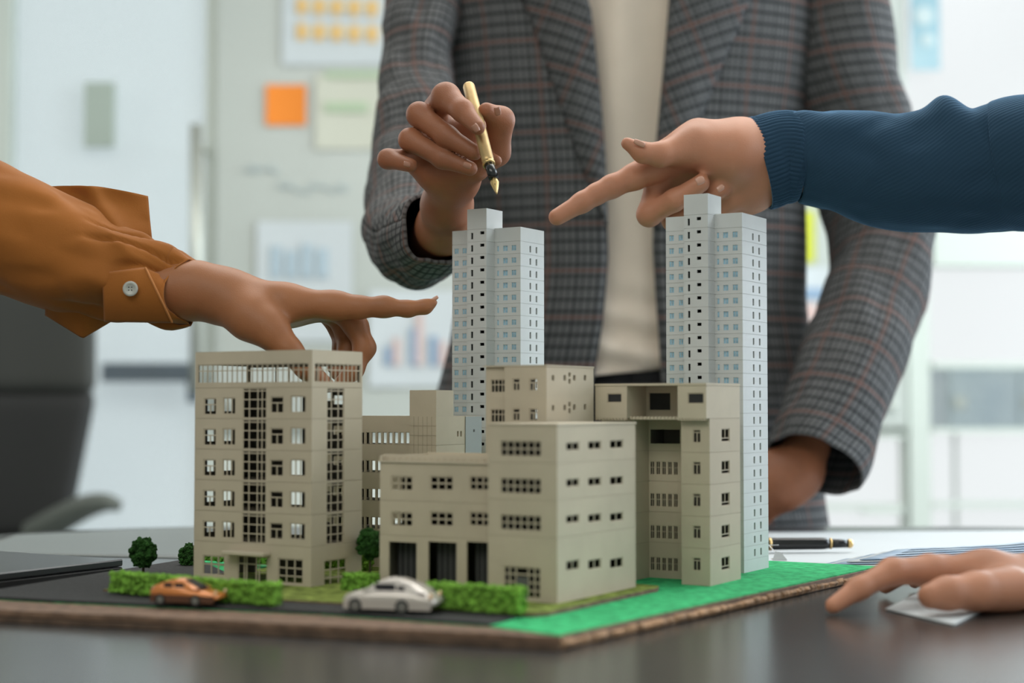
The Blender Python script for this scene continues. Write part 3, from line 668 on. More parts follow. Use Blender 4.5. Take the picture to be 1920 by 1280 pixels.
# ---- C: arcade block
Cb = Bld('arcade_block', 'low beige model block with three dark tall openings between the hedges', 0, 0, d=1.0, cat='model building')
p_ = loc(-.0520, .014); Cb.o = p_; Cb.e.location = p_
wl = Cb.front(712, 1050)[0]; dp = .058; RC = [(wl, 0, 0, dp)]; MP = mappers(*RC[0]); fF, LF = MP['front']; fL, _ = MP['left']
zl = [0]+[Cb.front(812, y)[1] for y in (1006, 940, 868)]
op = [fr(Cb, a, 1016, b, 1100, wl, 0) for a, b in ((729, 781), (803, 856), (875, 922))]; op = [(a, .0012, min(c, LF-.0016), d) for a, b, c, d in op]
s = storey(Cb, RC, zl[1], 0, BM, {(0, 'front'): op}, 'arcade_storey', skip=())
for (a, b, c, d) in op:
    mb = MB()
    for k in range(5):
        u = a+(c-a)*(k+.5)/5; mb.box(wl+u-.0003, .010, 0, wl+u+.0003, .0106, d)
    mb.box(wl+a, .0104, 0, wl+c, .0110, d, 1); mb.build('recessed_glazing', [M['slot'], M['black']], s)
for k, yc in ((1, 973), (2, 906)):
    hh = [fr(Cb, a, yc-14, b, yc+14, wl, zl[k]) for a, b in ((733, 774), (806, 850), (880, 918))]; hh = [(a, b, min(c, LF-.0016), d) for a, b, c, d in hh]
    s = storey(Cb, RC, zl[k+1]-zl[k], zl[k], BM, {(0, 'front'): hh, (0, 'left'): [(.01, .006, .025, .016)]})
    for q in hh: win(s, fF, q, [.34, .67], [.5], .001)
zt = zl[3]; zp = Cb.front(812, 853)[1]
mb = MB(); mb.box(wl-.0008, -.0012, zt, .0, .001, zt+.0012); mb.box(wl-.0004, .0, zt, wl+.0012, dp, zp-.001); mb.box(wl-.0004, .004, zt, 0, .0052, zp); mb.box(wl, dp-.0012, zt, 0, dp, zp); mb.build('parapet', M['beige2'], Cb.e)
for i in range(18):
    u = wl+.003+(-wl-.006)*i/17; mb = MB(); mb.box(u-.0004, .0036, zp-.0035, u+.0014, .0041, zp-.0022); mb.build('parapet_slot', M['beige'], Cb.e)
# ---- E: upper block behind D
E = Bld('gabled_window_block', 'beige model block rising behind the front block with three window columns', 1022, 700, d=1.089)
p_ = loc(-.0525, .0785); E.o = p_; E.e.location = p_
wl = E.front(908, 740)[0]; dp = E.right(1113, 740)[0]; s1 = E.front(946, 740)[0]
RE = [(wl, s1, .0022, dp), (s1, 0, 0, dp)]; MPa = mappers(*RE[0]); MPb = mappers(*RE[1]); fA = MPa['front'][0]; fBb = MPb['front'][0]; fR = MPb['right'][0]
zE = [E.front(1022, y)[1] for y in (797, 747, 686)]; pE = (zE[2]-zE[1]); 
def e_storey(zb, H, full):
    ha = [fr(E, 917, 711, 945, 736, wl, zE[1])]; hb = [fr(E, a, 709, b, 733, s1, zE[1]) for a, b in ((961, 975), (992, 1008))]
    hr = [rr(E, x-2.2, 703, x+2.2, 713, zE[1]) for x in (1037, 1059, 1077, 1097)]+[rr(E, 1066, 698, 1070, 706, zE[1]), rr(E, 1066, 710, 1070, 719, zE[1])]
    s = storey(E, RE, H, zb, BM, {(0, 'front'): ha, (1, 'front'): hb, (1, 'right'): hr, (1, 'back'): [(.002, .006, .012, .016)], (0, 'back'): [(.002, .006, .013, .016)]}, skip=((0, 'right'), (1, 'left')))
    win(s, fA, ha[0], [.25, .5, .75], [.6], .0006); 
    for q in hb: win(s, fBb, q, [(.5, 0, .64)], [.66], .0008)
    return s
se = e_storey(zE[1], pE, True); copytree(se, -pE*.93)
sb = storey(E, RE, zE[1]-pE*.93, 0, BM, {}, 'lower_storeys', skip=((0, 'right'), (1, 'left')))
mb = MB(); mb.box(wl-.0004, -.0004, zE[2], .0005, dp+.0005, zE[2]+.0009); mb.build('roof_cap', M['beige2'], E.e)
# ---- F: right block with the recessed centre
F = Bld('portal_block', 'beige model block with a deep recessed centre and square corner openings, right', 1332, 1099)
xl = F.front(1123, 790)[0]; xa = F.front(1182, 790)[0]; xb = F.front(1277, 790)[0]; dp = F.right(1389, 1090)[0]
zf = [0]+[F.front(1332, y)[1] for y in (1028, 968, 908, 848, 784, 722)]
ov = .0045; rec = .030
RF = [(xl, xa, ov, dp), (xa, xb, rec, dp), (xb, 0, ov*0, dp)]
RF[2] = (xb, 0, 0, dp)
mpF = [mappers(*r) for r in RF]
def f_storey(k):
    zb = zf[k]; H = zf[k+1]-zb; yc = [1057, 997, 937, 877, 817][k]
    hr = [rr(F, 1353, yc-14, 1368, yc+11, zb)]; hf = [fr(F, 1299, yc-12, 1314, yc+13, xb, zb)]
    # centre wall is recessed: measure on its own plane
    ya = yc-3; u = [F.front(x, ya, rec)[0]-xa for x in (1219, 1274)]; zt_ = F.front(1245, yc-12, rec)[1]-zb; zb_ = F.front(1245, yc+13, rec)[1]-zb
    n = 5; hc = [(u[0]+(u[1]-u[0])*i/n, zb_, u[0]+(u[1]-u[0])*(i+.72)/n, zt_) for i in range(n)] if k < 4 else [(u[0]-.0006, zb_-.0005, u[1]+.0004, zt_)]
    lh = [(.004, .008, .012, .018)]
    s = storey(F, RF, H, zb, BM, {(1, 'front'): hc, (2, 'front'): hf, (2, 'right'): hr}, 'storey' if k else 'ground_storey')
    win(s, mpF[2]['front'][0], hf[0], [(.5, 0, .75)], [.78], .0006); win(s, mpF[2]['right'][0], hr[0], [(.5, .3, 1)], [.28], .0006)
    if k < 4:
        for q in hc: win(s, mpF[1]['front'][0], q, [.5], [.55], .0004)
for k in range(5): f_storey(k)
# overhanging top storey
zb = zf[5]; H = zf[6]-zb
RT = [(xl, xa, -.0055, dp), (xa, xb, rec-.004, dp), (xb, 0, -.0055, dp)]; mT = [mappers(*r) for r in RT]
def fo(x0, y0, x1, y1, xo, yo):
    ym = (y0+y1)/2; xm = (x0+x1)/2; return (F.front(x0, ym, yo)[0]-xo, F.front(xm, y1, yo)[1]-zb, F.front(x1, ym, yo)[0]-xo, F.front(xm, y0, yo)[1]-zb)
h0 = fo(1138, 737, 1166, 755, xl, -.0055); h2 = fo(1289, 736, 1320, 757, xb, -.0055); hc = fo(1216, 735, 1258, 770, xa, rec-.004)
s = storey(F, RT, H, zb, B2, {(0, 'front'): [h0], (2, 'front'): [h2], (1, 'front'): [hc]}, 'top_storey', gap=.0002)
win(s, mT[0]['front'][0], h0, [], [], .0007, pane=M['black']); win(s, mT[2]['front'][0], h2, [], [], .0007, pane=M['black']); win(s, mT[1]['front'][0], hc, [], [], .0007, pane=M['black'])  # black panes put the shade inside these openings into colour
mb = MB(); mb.box(xl-.0003, -.0060, H, .0003, dp, H+.0016); o = mb.build('roof_slab', M['beige2'], s)
mb = MB(); mb.box(xa, .0, -.001, xb, rec, .0008)
for i in range(14): mb.box(xa+(xb-xa)*i/14, -.0008, -.001, xa+(xb-xa)*(i+.5)/14, 0.0, .0012)
mb.build('balcony_ledge', M['beige2'], s)
for (p0, p1) in ((xl, xa), (xb, 0)):
    mb = MB(); mb.box(p0, -.0050, -.0012, p1, -.0042, 0)
    for i in range(10): mb.box(p0+(p1-p0)*i/10, -.0056, -.0016, p0+(p1-p0)*(i+.55)/10, -.0050, 0)
    mb.build('underside_teeth', M['beige'], s)
# ---- Gb: far-left low block with stair tower
Gb = Bld('stair_tower_block', 'beige model block with plain square stair tower between office block and white tower', 818, 700, d=1.2)
wl = Gb.front(640, 800)[0]; x1_ = Gb.front(768, 800)[0]; dp = Gb.right(902, 800)[0]; zr = Gb.front(818, 781)[1]; zt = Gb.front(818, 731)[1]; tdp = Gb.right(850, 750)[0]; tb_ = Gb.right(872, 800)[0]
RG = [(wl-.02, x1_, .003, .04), (x1_, 0, 0, dp)]; mG = [mappers(*r) for r in RG]
pG = (Gb.front(700, 820)[1]-Gb.front(700, 873)[1]); zb0 = zr-pG*.98
def g_storey(zb, first):
    hh = []
    for i in range(13):
        x = 633+ 10.6*i; q = fr(Gb, x, 810, x+7.6, 833, wl-.02, zb0); 
        y = Gb.front(x, 820, .003)[0]-(wl-.02); y2 = Gb.front(x+7.4, 820, .003)[0]-(wl-.02); hh.append((y, q[1], y2, q[3]))
    bk = [(q[0]+.004, q[1]-.001, q[2]+.006, q[3]+.001) for q in hh[:8] if q[2]+.006 < x1_-wl+.02]
    hr = [rr(Gb, 857, 808, 860, 818, zb0), rr(Gb, 863, 808, 866, 818, zb0)]
    s = storey(Gb, RG, pG, zb, BM, {(0, 'front'): hh, (0, 'back'): bk, (1, 'right'): hr})
    for q in hh: win(s, mG[0]['front'][0], q, [], [], .0004)
    mb = MB()
    for i in range(1, 6): x = x1_+(-x1_)*i/6; mb.box(x-.0001, -.0003, 0, x+.0001, 0, pG-.0004)
    for i in range(1, 3): z = pG*i/3; mb.box(x1_, -.0003, z-.0001, 0, 0, z+.0001)
    mb.build('tile_joint', M['groove'], s); return s
sg_ = g_storey(zb0, 1)
for k in range(1, 4): copytree(sg_, -pG*k)
storey(Gb, RG, zb0-3*pG, 0, BM, {}, 'ground_storey')
tw_ = storey(Gb, [(x1_, 0, 0, tdp)], zt-zr, zr, BM, {}, 'stair_tower', gap=.0002)
a = tb_; mb = MB(); mb.box(-.0002, a, .01, .0006, dp, zr); mb.build('side_panel', M['greyglass'], Gb.e)
mb = MB(); mb.box(.0002, dp-.012, zr-.012, .0009, dp-.0105, zr-.010); mb.build('vent', M['slot'], Gb.e)
# ---- towers
def tower(name, label, px, d, roof_y, core_y, left_px, right_px, core_l, core_r, core_dep_px, core_back_px, first_line, pitch_px, nfl, winx, lwinx, tilt=0.0, ntop=12, ang=0.0):
    T = Bld(name, label, px, 700, d=d, ang=ang, cat='model tower'); yT = 560
    wl = T.front(left_px, yT)[0]; dp = T.right(right_px, yT)[0]; cd = .0125
    ca = T.front(core_l, yT, -cd)[0]; cb = T.front(core_r, yT, -cd)[0]; zr = T.front(px, roof_y)[1]; zc = T.front(core_r, core_y, -cd)[1]
    cbk = T.right(core_back_px, yT, cb)[0]
    p = pitch_px*d/FP; zf1 = T.front(px, first_line)[1]
    rects = [(wl, ca, 0, dp), (ca, cb, -cd, dp), (cb, 0, 0, dp)]; mp = [mappers(*r) for r in rects]
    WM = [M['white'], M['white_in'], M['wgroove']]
    Hb = p
    hl = [(T.front(x0, yT)[0]-wl, p*.22, T.front(x1, yT)[0]-wl, p*.68) for x0, x1 in lwinx]
    hc = [(T.front(core_l+7, yT, -cd)[0]-ca, p*.20, T.front(core_l+11, yT, -cd)[0]-ca, p*.72), (T.front(core_l+24, yT, -cd)[0]-ca, p*.56, T.front(core_l+32, yT, -cd)[0]-ca, p*.80)]
    hm = [(T.front(x0, yT)[0]-cb, p*.22, T.front(x1, yT)[0]-cb, p*.68) for x0, x1 in winx]
    ry = [T.right(x, yT)[0] for x in (right_px-27, right_px-24.2, right_px-15.5, right_px-12.7)]
    hr = [(ry[0], p*.18, ry[1], p*.70), (ry[2], p*.18, ry[3], p*.70)]
    holes = {(0, 'front'): hl, (1, 'front'): hc, (2, 'front'): hm, (2, 'right'): hr}
    proto = storey(T, rects, p, zf1-p, WM, holes, th=.0012, gap=.00035)
    for q in hl: win(proto, mp[0]['front'][0], q, [.5], [], .00025, .0003, M['white'], M['bluewin'], w0=.0002)
    for i, q in enumerate(hm):
        win(proto, mp[2]['front'][0], q, [.5] if i else [], [], .00025, .0003, M['white'], M['bluewin'], w0=.0002)
    bare = None
    k = 1; z = zf1-2*p
    while z > 0.0:
        if k < ntop: copytree(proto, -p*k)
        else:
            if bare is None: bare = storey(T, rects, p, z, WM, holes, th=.0012, gap=.00035)
            else: copytree(bare, z-bare.location[2])
        k += 1; z -= p
    if z+p > .0005: storey(T, rects, z+p, 0, WM, {}, 'base_band', gap=.0002)
    # parapet crown and core head
    storey(T, [rects[0], rects[2]], zr-zf1, zf1, WM, {}, 'roof_crown', gap=0.0)
    rb = [(ca, cb, -cd, cbk)]
    n = 0; storey(T, rb, p, zf1, WM, {(0, 'front'): hc}, 'core_storey', gap=.0002)
    storey(T, rb, zc-zf1-p, zf1+p, WM, {}, 'core_head', gap=0.0)
    mb = MB(); mb.box(ca+.0002, -cd+.0002, zc-zf1-p-.0002, cb-.0002, cbk-.0002, zc-zf1-p, 0); o = mb.build('core_roof', M['white'], T.e); o.location = (0, 0, zf1+p)
    mb = MB(); mb.box(wl+.0002, .0002, 0, -.0002, dp-.0002, .0003); o = mb.build('roof_deck', M['white'], T.e); o.location = (0, 0, zr-.0002)
    return T
T2 = tower('apartment_tower', 'tall white model apartment tower at the right, in front of the pointing hand', 1393, 1.21, 398, 362, 1249, 1438, 1283, 1328, 13, 1353, 425, 25.0, 26,
      [(1344.5, 1349), (1356, 1366), (1374, 1384)], [(1255, 1264), (1272.5, 1281)], ntop=13)
T1 = tower('apartment_tower', 'tall white model apartment tower in the middle, under the pen', 976, 1.278, 425, 390, 848, 1020, 876, 912, 13, 942, 451, 23.4, 26,
      [(932, 935.5), (943, 952), (959, 968)], [(852, 860), (867, 875)], ntop=15)
T1.e.rotation_euler = (0, 0, T1.e.rotation_euler[2])
# ================================================================== GREENERY
def ico(sub):
    import bmesh
    bm = bmesh.new(); bmesh.ops.create_icosphere(bm, subdivisions=sub, radius=1.0); v = [p.co.copy() for p in bm.verts]; f = [[q.index for q in fc.verts] for fc in bm.faces]; bm.free(); return v, f
IV, IF = ico(2)
def clumps(name, centers, m, parent, seed=0):
    v = []; f = []; rnd = random.Random(seed)
    for (c, r) in centers:
        n = len(v); o = Vector((rnd.random()*9, rnd.random()*9, 0))
        for p in IV: v.append(Vector(c) + p*r*(1+.75*noise.noise(p*2.2+o)))
        f += [[n+i for i in q] for q in IF]
    return obj(name, v, f, m, parent)
def tree(px, pyc, rpx, d, label, group='model trees', seed=1):
    c = P(px, pyc, d); r = rpx*d/FP; rnd = random.Random(seed); t = thing('model_tree', label, 'tree', (c.x, c.y, ZS), group=group)
    cz = c.z-ZS; lathe('trunk', (0, 0, -.0004), (0, 0, cz), [(0, .0012), (.5, .0008), (1, .0007)], M['trunk'], t, n=8)
    cs = []
    for i in range(230):
        q = Vector((rnd.gauss(0, 1), rnd.gauss(0, 1), rnd.gauss(0, 1))).normalized(); k = rnd.random()**.33
        cs.append((Vector((q.x*r*.86*k, q.y*r*.86*k, cz+q.z*r*k*1.02+.0004)), r*rnd.uniform(.14, .24)))
    clumps('foliage', cs, M['tree'], t, seed); return t
tree(269, 1036, 26, 1.19, 'round dark green model tree standing alone at the left, left of the office block', seed=2)
tree(355, 1043, 21, 1.26, 'small dark green model tree peeking out behind the left edge of the office block', seed=3)
tree(694, 1020, 27, 1.135, 'dark green model tree between the office block and the arcade block', seed=4)
def hedge(p0, p1, h, wd, label, seed):
    p0 = Vector(p0); p1 = Vector(p1); L_ = (p1-p0).length; t = thing('hedge', label, 'hedge', p0, math.atan2(p1.y-p0.y, p1.x-p0.x), group='model hedges'); rnd = random.Random(seed); cs = []
    mb = MB(); mb.box(.001, .001, -.0003, L_-.001, wd-.001, h*.8)
    mb.build('hedge_core', M['hedge'], t)
    for i in range(int(L_/.0012*7)):
        x = rnd.random()*L_; s_ = rnd.random(); y = wd*(rnd.random()); z = h*rnd.random()
        k = rnd.choice((0, 0, 1, 1, 2, 3))
        if k == 0: z = h*.93
        elif k == 1: y = wd*.06
        elif k == 2: y = wd*.94
        else: x = rnd.choice((0.02, .98))*L_
        cs.append((Vector((x, y, max(z, .0010))), rnd.uniform(.0011, .0019)))
    clumps('hedge_foliage', cs, M['hedge'], t, seed)
gz = ZS+.003
hedge(G(205, 1109, gz), G(513, 1135, gz), .0125, .010, 'long bright green hedge in front of the office block, behind the orange car', 11)
hedge(G(642, 1106, gz), G(702, 1108, gz), .0105, .009, 'short bright green hedge between the office block and the arcade block', 12)
hedge(G(800, 1139, gz), G(974, 1151, gz), .0150, .009, 'bright green hedge in front of the arcade, right of the silver car', 13)
b1 = loc(-.385, .100, gz); b2 = loc(-.220, .100, gz)
hedge(b1, b2, .011, .009, 'bright green hedge behind the office block, seen through its ground floor windows', 14)
# ================================================================== CARS
def car(name, label, px0, px1, py, paint, H, prof, roofp, glassr, flip, wheels, wr, ang):
    a = G(px0, py, ZS+.0018); b = G(px1, py, ZS+.0018); L_ = (b-a).length; t = thing(name, label, 'toy car', a, ang)
    Wd = L_*.42; n = len(prof); v = []; f = []; ny = 9
    # body: side profile (x, z top, half width factor) as cross sections
    for (x, zt_, zb_, wf) in prof:
        hw = Wd/2*wf
        for j in range(ny+1):
            u = j/ny; an = math.pi*u; 
            yy = -math.cos(an); zz = math.sin(an)
            y = hw*(abs(yy)**.35)*(1 if yy > 0 else -1); z = zb_*H+(zt_-zb_)*H*(zz**.45)
            v.append((x*L_, Wd/2+y, z))
    for i in range(n-1):
        for j in range(ny): f.append((i*(ny+1)+j, (i+1)*(ny+1)+j, (i+1)*(ny+1)+j+1, i*(ny+1)+j+1))
        f.append((i*(ny+1)+ny, (i+1)*(ny+1)+ny, (i+1)*(ny+1), i*(ny+1)))
    f.append(tuple(range(ny+1))); f.append(tuple((n-1)*(ny+1)+j for j in reversed(range(ny+1))))
    obj('car_body', v, f, paint, t, smooth=True)
    # cabin
    v = []; f = []; n = len(roofp)
    for (x, z, wf) in roofp:
        hw = Wd/2*wf
        for y in (-hw*1.08, -hw*.82, 0, hw*.82, hw*1.08):
            v.append((x*L_, Wd/2+y, (z if abs(y) < hw else glassr[0])*H))
    for i in range(n-1):
        for j in range(4): f.append((i*5+j, (i+1)*5+j, (i+1)*5+j+1, i*5+j+1))
    obj('cabin', v, f, paint, t, smooth=True)
    for (x0, x1, z0, z1, nm) in glassr[1]:
        mb = MB()
        for y, s_ in ((Wd*(.5-.5*.87)-.0004, 1), (Wd*(.5+.5*.87)+.0001, 1)): mb.box(x0*L_, y, z0*H, x1*L_, y+.0003, z1*H)
        mb.build(nm, M['carglass'], t)
    (x0, z0, x1, z1) = glassr[2]; mb = MB(); mb.quad((x0*L_, Wd*.18, z0*H), (x0*L_, Wd*.82, z0*H), (x1*L_, Wd*.76, z1*H), (x1*L_, Wd*.24, z1*H)); mb.build('windscreen', M['carglass'], t)
    for wx in wheels:
        for y0, y1, sg in ((-.0002, Wd*.16, -1), (Wd*.84, Wd+.0002, 1)):
            mb = MB(); mb.cyl((wx*L_, y0, wr*H), (wx*L_, y1, wr*H), wr*H, n=24); wh = mb.build('wheel', M['tyre'], t)
            yo = y0 if sg < 0 else y1; mb = MB(); mb.cyl((wx*L_, yo-.0001, wr*H), (wx*L_, yo+.0001, wr*H), wr*H*.62, n=20); mb.build('rim', M['rim'], wh)
            mb = MB(); mb.cyl((wx*L_, yo-.00005-.00012*(1 if sg < 0 else -1), wr*H), (wx*L_, yo, wr*H), wr*H*1.22, n=24); 
    mb = MB(); mb.box(L_*.02, -.0001, .12*H, L_*.97, .0006, .40*H); mb.build('sill', M['carlow'] if flip else paint, t)
    xe = .985 if flip else .965
    for y in (.12, .80):
        mb = MB(); mb.cyl((L_*(xe-.02), Wd*y, .52*H), (L_*(xe+.006), Wd*y, .50*H), .09*H, n=12); mb.build('lamp', M['lampwarm'], t)
    return t
Ho = .0160
car('toy_car', 'small orange wedge shaped sports car on the model road in front of the long hedge', 279, 417, 1133, M['carorange'], Ho,
    [(0, .62, .30, .86), (.03, .72, .22, .93), (.15, .76, .20, 1), (.45, .72, .18, 1), (.65, .64, .18, 1), (.82, .56, .20, .98), (.94, .46, .24, .92), (1.0, .38, .28, .8)],
    [(.05, .72, .80), (.20, .90, .74), (.34, 1.0, .72), (.47, .98, .72), (.60, .80, .78), (.74, .62, .84)], (.66, [(.22, .34, .70, .86, 'side_window'), (.38, .52, .70, .86, 'side_window')], (.745, .64, .49, .975)), True, (.17, .70), .22, -math.radians(17))
Hs = .0205
car('toy_car', 'silver coupe shaped toy car on the model road in front of the arcade block', 640, 822, 1147, M['carsilver'], Hs,
    [(0, .40, .22, .8), (.03, .52, .16, .92), (.12, .60, .14, .99), (.30, .66, .13, 1), (.55, .68, .13, 1), (.78, .66, .14, 1), (.92, .56, .18, .95), (1.0, .42, .26, .82)],
    [(.22, .62, .84), (.34, .84, .76), (.46, .99, .70), (.58, .98, .70), (.74, .84, .76), (.90, .58, .86)], (.62, [(.36, .58, .68, .86, 'side_window'), (.60, .68, .68, .80, 'side_window')], (.225, .63, .44, .985)), False, (.15, .66), .21, -math.radians(16))
# ================================================================== PENS, PAPERS, LAPTOP, CHAIR
pn = thing('fountain_pen', 'gold barrelled fountain pen with black grip held nib down above the middle tower', 'pen', P(905, 260, 1.222))
o_ = pn.location; A = P(878, 158, 1.262)-o_; B_ = P(916, 306, 1.213)-o_; Cc = P(925.5, 333, 1.2045)-o_; Dd = P(931.5, 363, 1.196)-o_
lathe('barrel', A, B_, [(0, .0030), (.012, .0042), (.03, .0048), (.5, .0050), (.96, .0047), (1, .0044)], M['goldp'], pn, n=14)
lathe('grip_ring', B_, B_+(Cc-B_)*.12, [(0, .0050), (1, .0048)], M['gold'], pn)
lathe('grip_section', B_, Cc, [(0, .0042), (.5, .0037), (1, .0039)], M['pblack'], pn)
ax = (Dd-Cc); u = ax.normalized(); sd = u.cross(Vector((0, 1, 0))).normalized(); up = sd.cross(u)
if up.y > 0: up = -up
def nibf(a, b):
    wv = .0040*(1-a)**.75*min(1, (a+.25)*2); y = (b*2-1); return Cc+ax*a+sd*(wv*y)+up*(.0016*(1-y*y)-.0008)
grid('nib', nibf, 14, 10, M['gold'], pn, thick=.0003)
q = Cc+ax*.45+up*.0010; lathe('breather_hole', q, q+up*.0002, [(0, .0004), (1, .0004)], M['pblack'], pn, n=10)
lathe('nib_slit', q, Dd+up*.0003, [(0, .00012), (1, .00008)], M['pblack'], pn, n=6)
zt_ = TT+.004
p2 = thing('capped_pen', 'black pen with gold rings lying on the papers right of the tower', 'pen', G(1520, 1030, zt_))
o_ = p2.location; z_ = Vector((0, 0, .0050)); A = G(1420, 1030, zt_)-o_+z_; B_ = G(1556, 1029, zt_)-o_+z_; Cc = G(1590, 1029, zt_)-o_+z_; D_ = G(1599, 1029, zt_)-o_+z_
lathe('cap', A, B_, [(0, .0050), (.02, .0056), (.9, .0054), (1, .0046)], M['pblack'], p2); lathe('ring', B_, B_+(D_-B_)*.07, [(0, .0050), (1, .0050)], M['gold'], p2)
lathe('barrel', B_, Cc, [(0, .0040), (1, .0039)], M['pblack'], p2); lathe('end_ring', Cc, D_, [(0, .0041), (.7, .0041), (1, .0026)], M['gold'], p2)
e_ = G(1441, 1030, zt_)-o_+z_; lathe('cap_band', e_, e_+(B_-A)*.03, [(0, .0060), (1, .0060)], M['gold'], p2)
cl = thing('binder_clip', 'small shiny silver metal clip beside the tower foot', 'clip', G(1462, 1051, TT+.002))
mb = MB(); mb.prism([(-.006, 0), (.006, -.001), (.006, .008), (-.006, .009)], 0, .0012); mb.quad((-.006, 0, .0012), (.006, -.001, .0012), (.002, .003, .0065), (-.003, .004, .0075)); mb.quad((.006, -.001, .0012), (.006, .008, .0012), (.002, .006, .0065), (.002, .003, .0065)); mb.quad((-.003, .004, .0075), (.002, .003, .0065), (.002, .006, .0065), (-.003, .007, .0075))
mb.build('clip_body', M['silver'], cl)
mb = MB(); mb.cyl((-.003, .005, .007), (-.008, .010, .0125), .0004, n=8); mb.cyl((-.008, .010, .0125), (.001, .011, .0125), .0004, n=8); mb.build('clip_handle', M['silver'], cl)
def sheetflat(name, pts, z0, m, label, curl=.0, group='loose papers right of the model', thick=.0006, printm=None):
    c = Vector((sum(p[0] for p in pts)/4, sum(p[1] for p in pts)/4, z0)); t = thing(name, label, 'paper', c, group=group); p = [Vector((a[0], a[1], z0))-c for a in pts]
    def fn(u, v_): q = (p[0]*(1-u)+p[1]*u)*(1-v_)+(p[3]*(1-u)+p[2]*u)*v_; w_ = max(0.0, (q.x+c.x-.26)/.36); return q+Vector((0, 0, curl*(w_**2*.75+.12*math.sin(w_*7+(q.y+c.y)*9)**2*w_)))
    grid('page', fn, 20, 10, m, t, thick=thick, off=1)
    if printm:
        for k in range(4):
            grid('printed_band', lambda u, v_, k=k: fn(.06+.88*u, .08+.23*k+.12*v_)+Vector((0, 0, thick+.0003)), 16, 2, printm, t, thick=0)
    return t
def gp(x, y, z=TT): q = G(x, y, z); return (q.x, q.y)
sheetflat('document', [(.185, 1.33), (.62, 1.40), (.56, 1.72), (.20, 1.70)], TT+.0008, M['paper'], 'large white sheet on the table under the black pen')
sheetflat('document', [(.29, 1.25), (.66, 1.30), (.68, 1.45), (.27, 1.36)], TT+.0022, M['paper'], 'white sheet lying right of the green board, under the blue printed sheets')
random.seed(9)
for k in range(5):
    x0, y0 = .235+.012*k, 1.285+.006*k
    sheetflat('report_sheet', [(x0, y0), (.60+.01*k, 1.31+.02*k), (.64-.01*k, 1.43+.01*k), (x0+.05, y0+.085)], TT+.0042+.0012*k, M['paperblue'] if k % 2 == 0 else M['paper'],
              ['lowest blue printed report sheet fanned out beside the green board', 'second white report sheet of the fanned pile beside the green board', 'middle blue printed report sheet of the fanned pile', 'white report sheet near the top of the fanned pile', 'topmost blue printed report sheet behind the resting hand'][k], curl=.016, printm=M['inkblue2'] if k % 2 else M['paperblue'])
sheetflat('document', [gp(1660, 1144), gp(1735, 1106), gp(1885, 1125), gp(1790, 1174)], TT+.0006, M['paper'], 'corner of a white sheet on the dark table under the resting hand')
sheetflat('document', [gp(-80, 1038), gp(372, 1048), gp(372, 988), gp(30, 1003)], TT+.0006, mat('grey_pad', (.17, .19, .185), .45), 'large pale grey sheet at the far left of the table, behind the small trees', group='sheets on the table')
lp = thing('laptop', 'closed dark grey laptop lying at the left edge of the model board', 'laptop', (-.306, 1.266, TT), RZ)
mb = MB(); mb.box(-.31, -.225, .002, 0, 0, .0075); mb.build('laptop_base', M['laptopside'], lp).modifiers.new('b', 'BEVEL').width = .001
mb = MB(); mb.box(-.31, -.225, .0080, 0, 0, .0135); mb.build('laptop_lid', M['laptop'], lp).modifiers.new('b', 'BEVEL').width = .001
for fx, fy in ((-.29, -.2), (-.02, -.2), (-.29, -.02), (-.02, -.02)):
    mb = MB(); mb.cyl((fx, fy, 0), (fx, fy, .002), .005); mb.build('rubber_foot', M['tyre'], lp)
mb = MB(); mb.cyl((-.28, .0005, .0085), (-.03, .0005, .0085), .003); mb.build('hinge', M['laptopside'], lp)
# a dark object lying under the front edge of the board (its shadow gap shows at the left)
ch = thing('office_chair', 'dark padded office chair seen blurred behind the table at the left', 'chair', (-1.30, 3.80, 0))
o_ = ch.location
def cb(px, py, d=2.15): return P(px, py, d)-o_
def backf(u, v_):
    x0 = -260; top = 545; z1 = 735; y = 735-(735-top)*v_; xr = 192+6*v_-0*u; x = x0+(xr-x0)*u; q = P(x, y, 2.12+.05*math.cos((u-.5)*math.pi)); return q-o_
def superf(x0, x1, y0, y1, d, th, bul, slant=0):
    def fn(u, v_):
        a = 2*math.pi*u; ca, sa = math.cos(a), math.sin(a); cx = (x0+x1)/2; hw = (x1-x0)/2; ex = abs(ca)**.35*(1 if ca > 0 else -1); ez = abs(sa)**.5*(1 if sa > 0 else -1)
        yy = y1+(y0-y1)*v_; ed = (1-abs(2*v_-1)**14); x = cx+hw*ex*(.96+.04*ed)+slant*(yy-y0)/(y1-y0); q = P(x, yy, d); q.y += ez*th*(.5+.5*ed)+bul*(ex*ex); return q-o_
    return fn
grid('backrest', superf(-330, 188, 520, 738, 3.80, .045, -.05), 48, 24, M['chair1'], ch, thick=0)
grid('lower_backrest', superf(-335, 190, 732, 1010, 3.81, .05, -.05, slant=-55), 48, 24, M['chair2'], ch, thick=0)
loft('armrest', [(60, 1000, 3.60, 24), (110, 975, 3.56, 26), (160, 950, 3.52, 23), (200, 942, 3.50, 17), (226, 950, 3.50, 10)], M['chairarm'], None, thick=0, nr=20)
arm_ = bpy.data.objects['armrest']; arm_.parent = ch; arm_.location = -o_
mb = MB(); mb.box(-.27, -.28, .44, .27, .10, .50); so = mb.build('seat', M['chair2'], ch); so.modifiers.new('b', 'BEVEL').width = .02
mb = MB(); mb.cyl((0, -.1, .08), (0, -.1, .44), .03); mb.build('gas_lift', M['metal'], ch)
mb = MB(); mb.box(-.035, .0, .47, .035, .03, .75); mb.build('back_support', M['chair2'], ch)
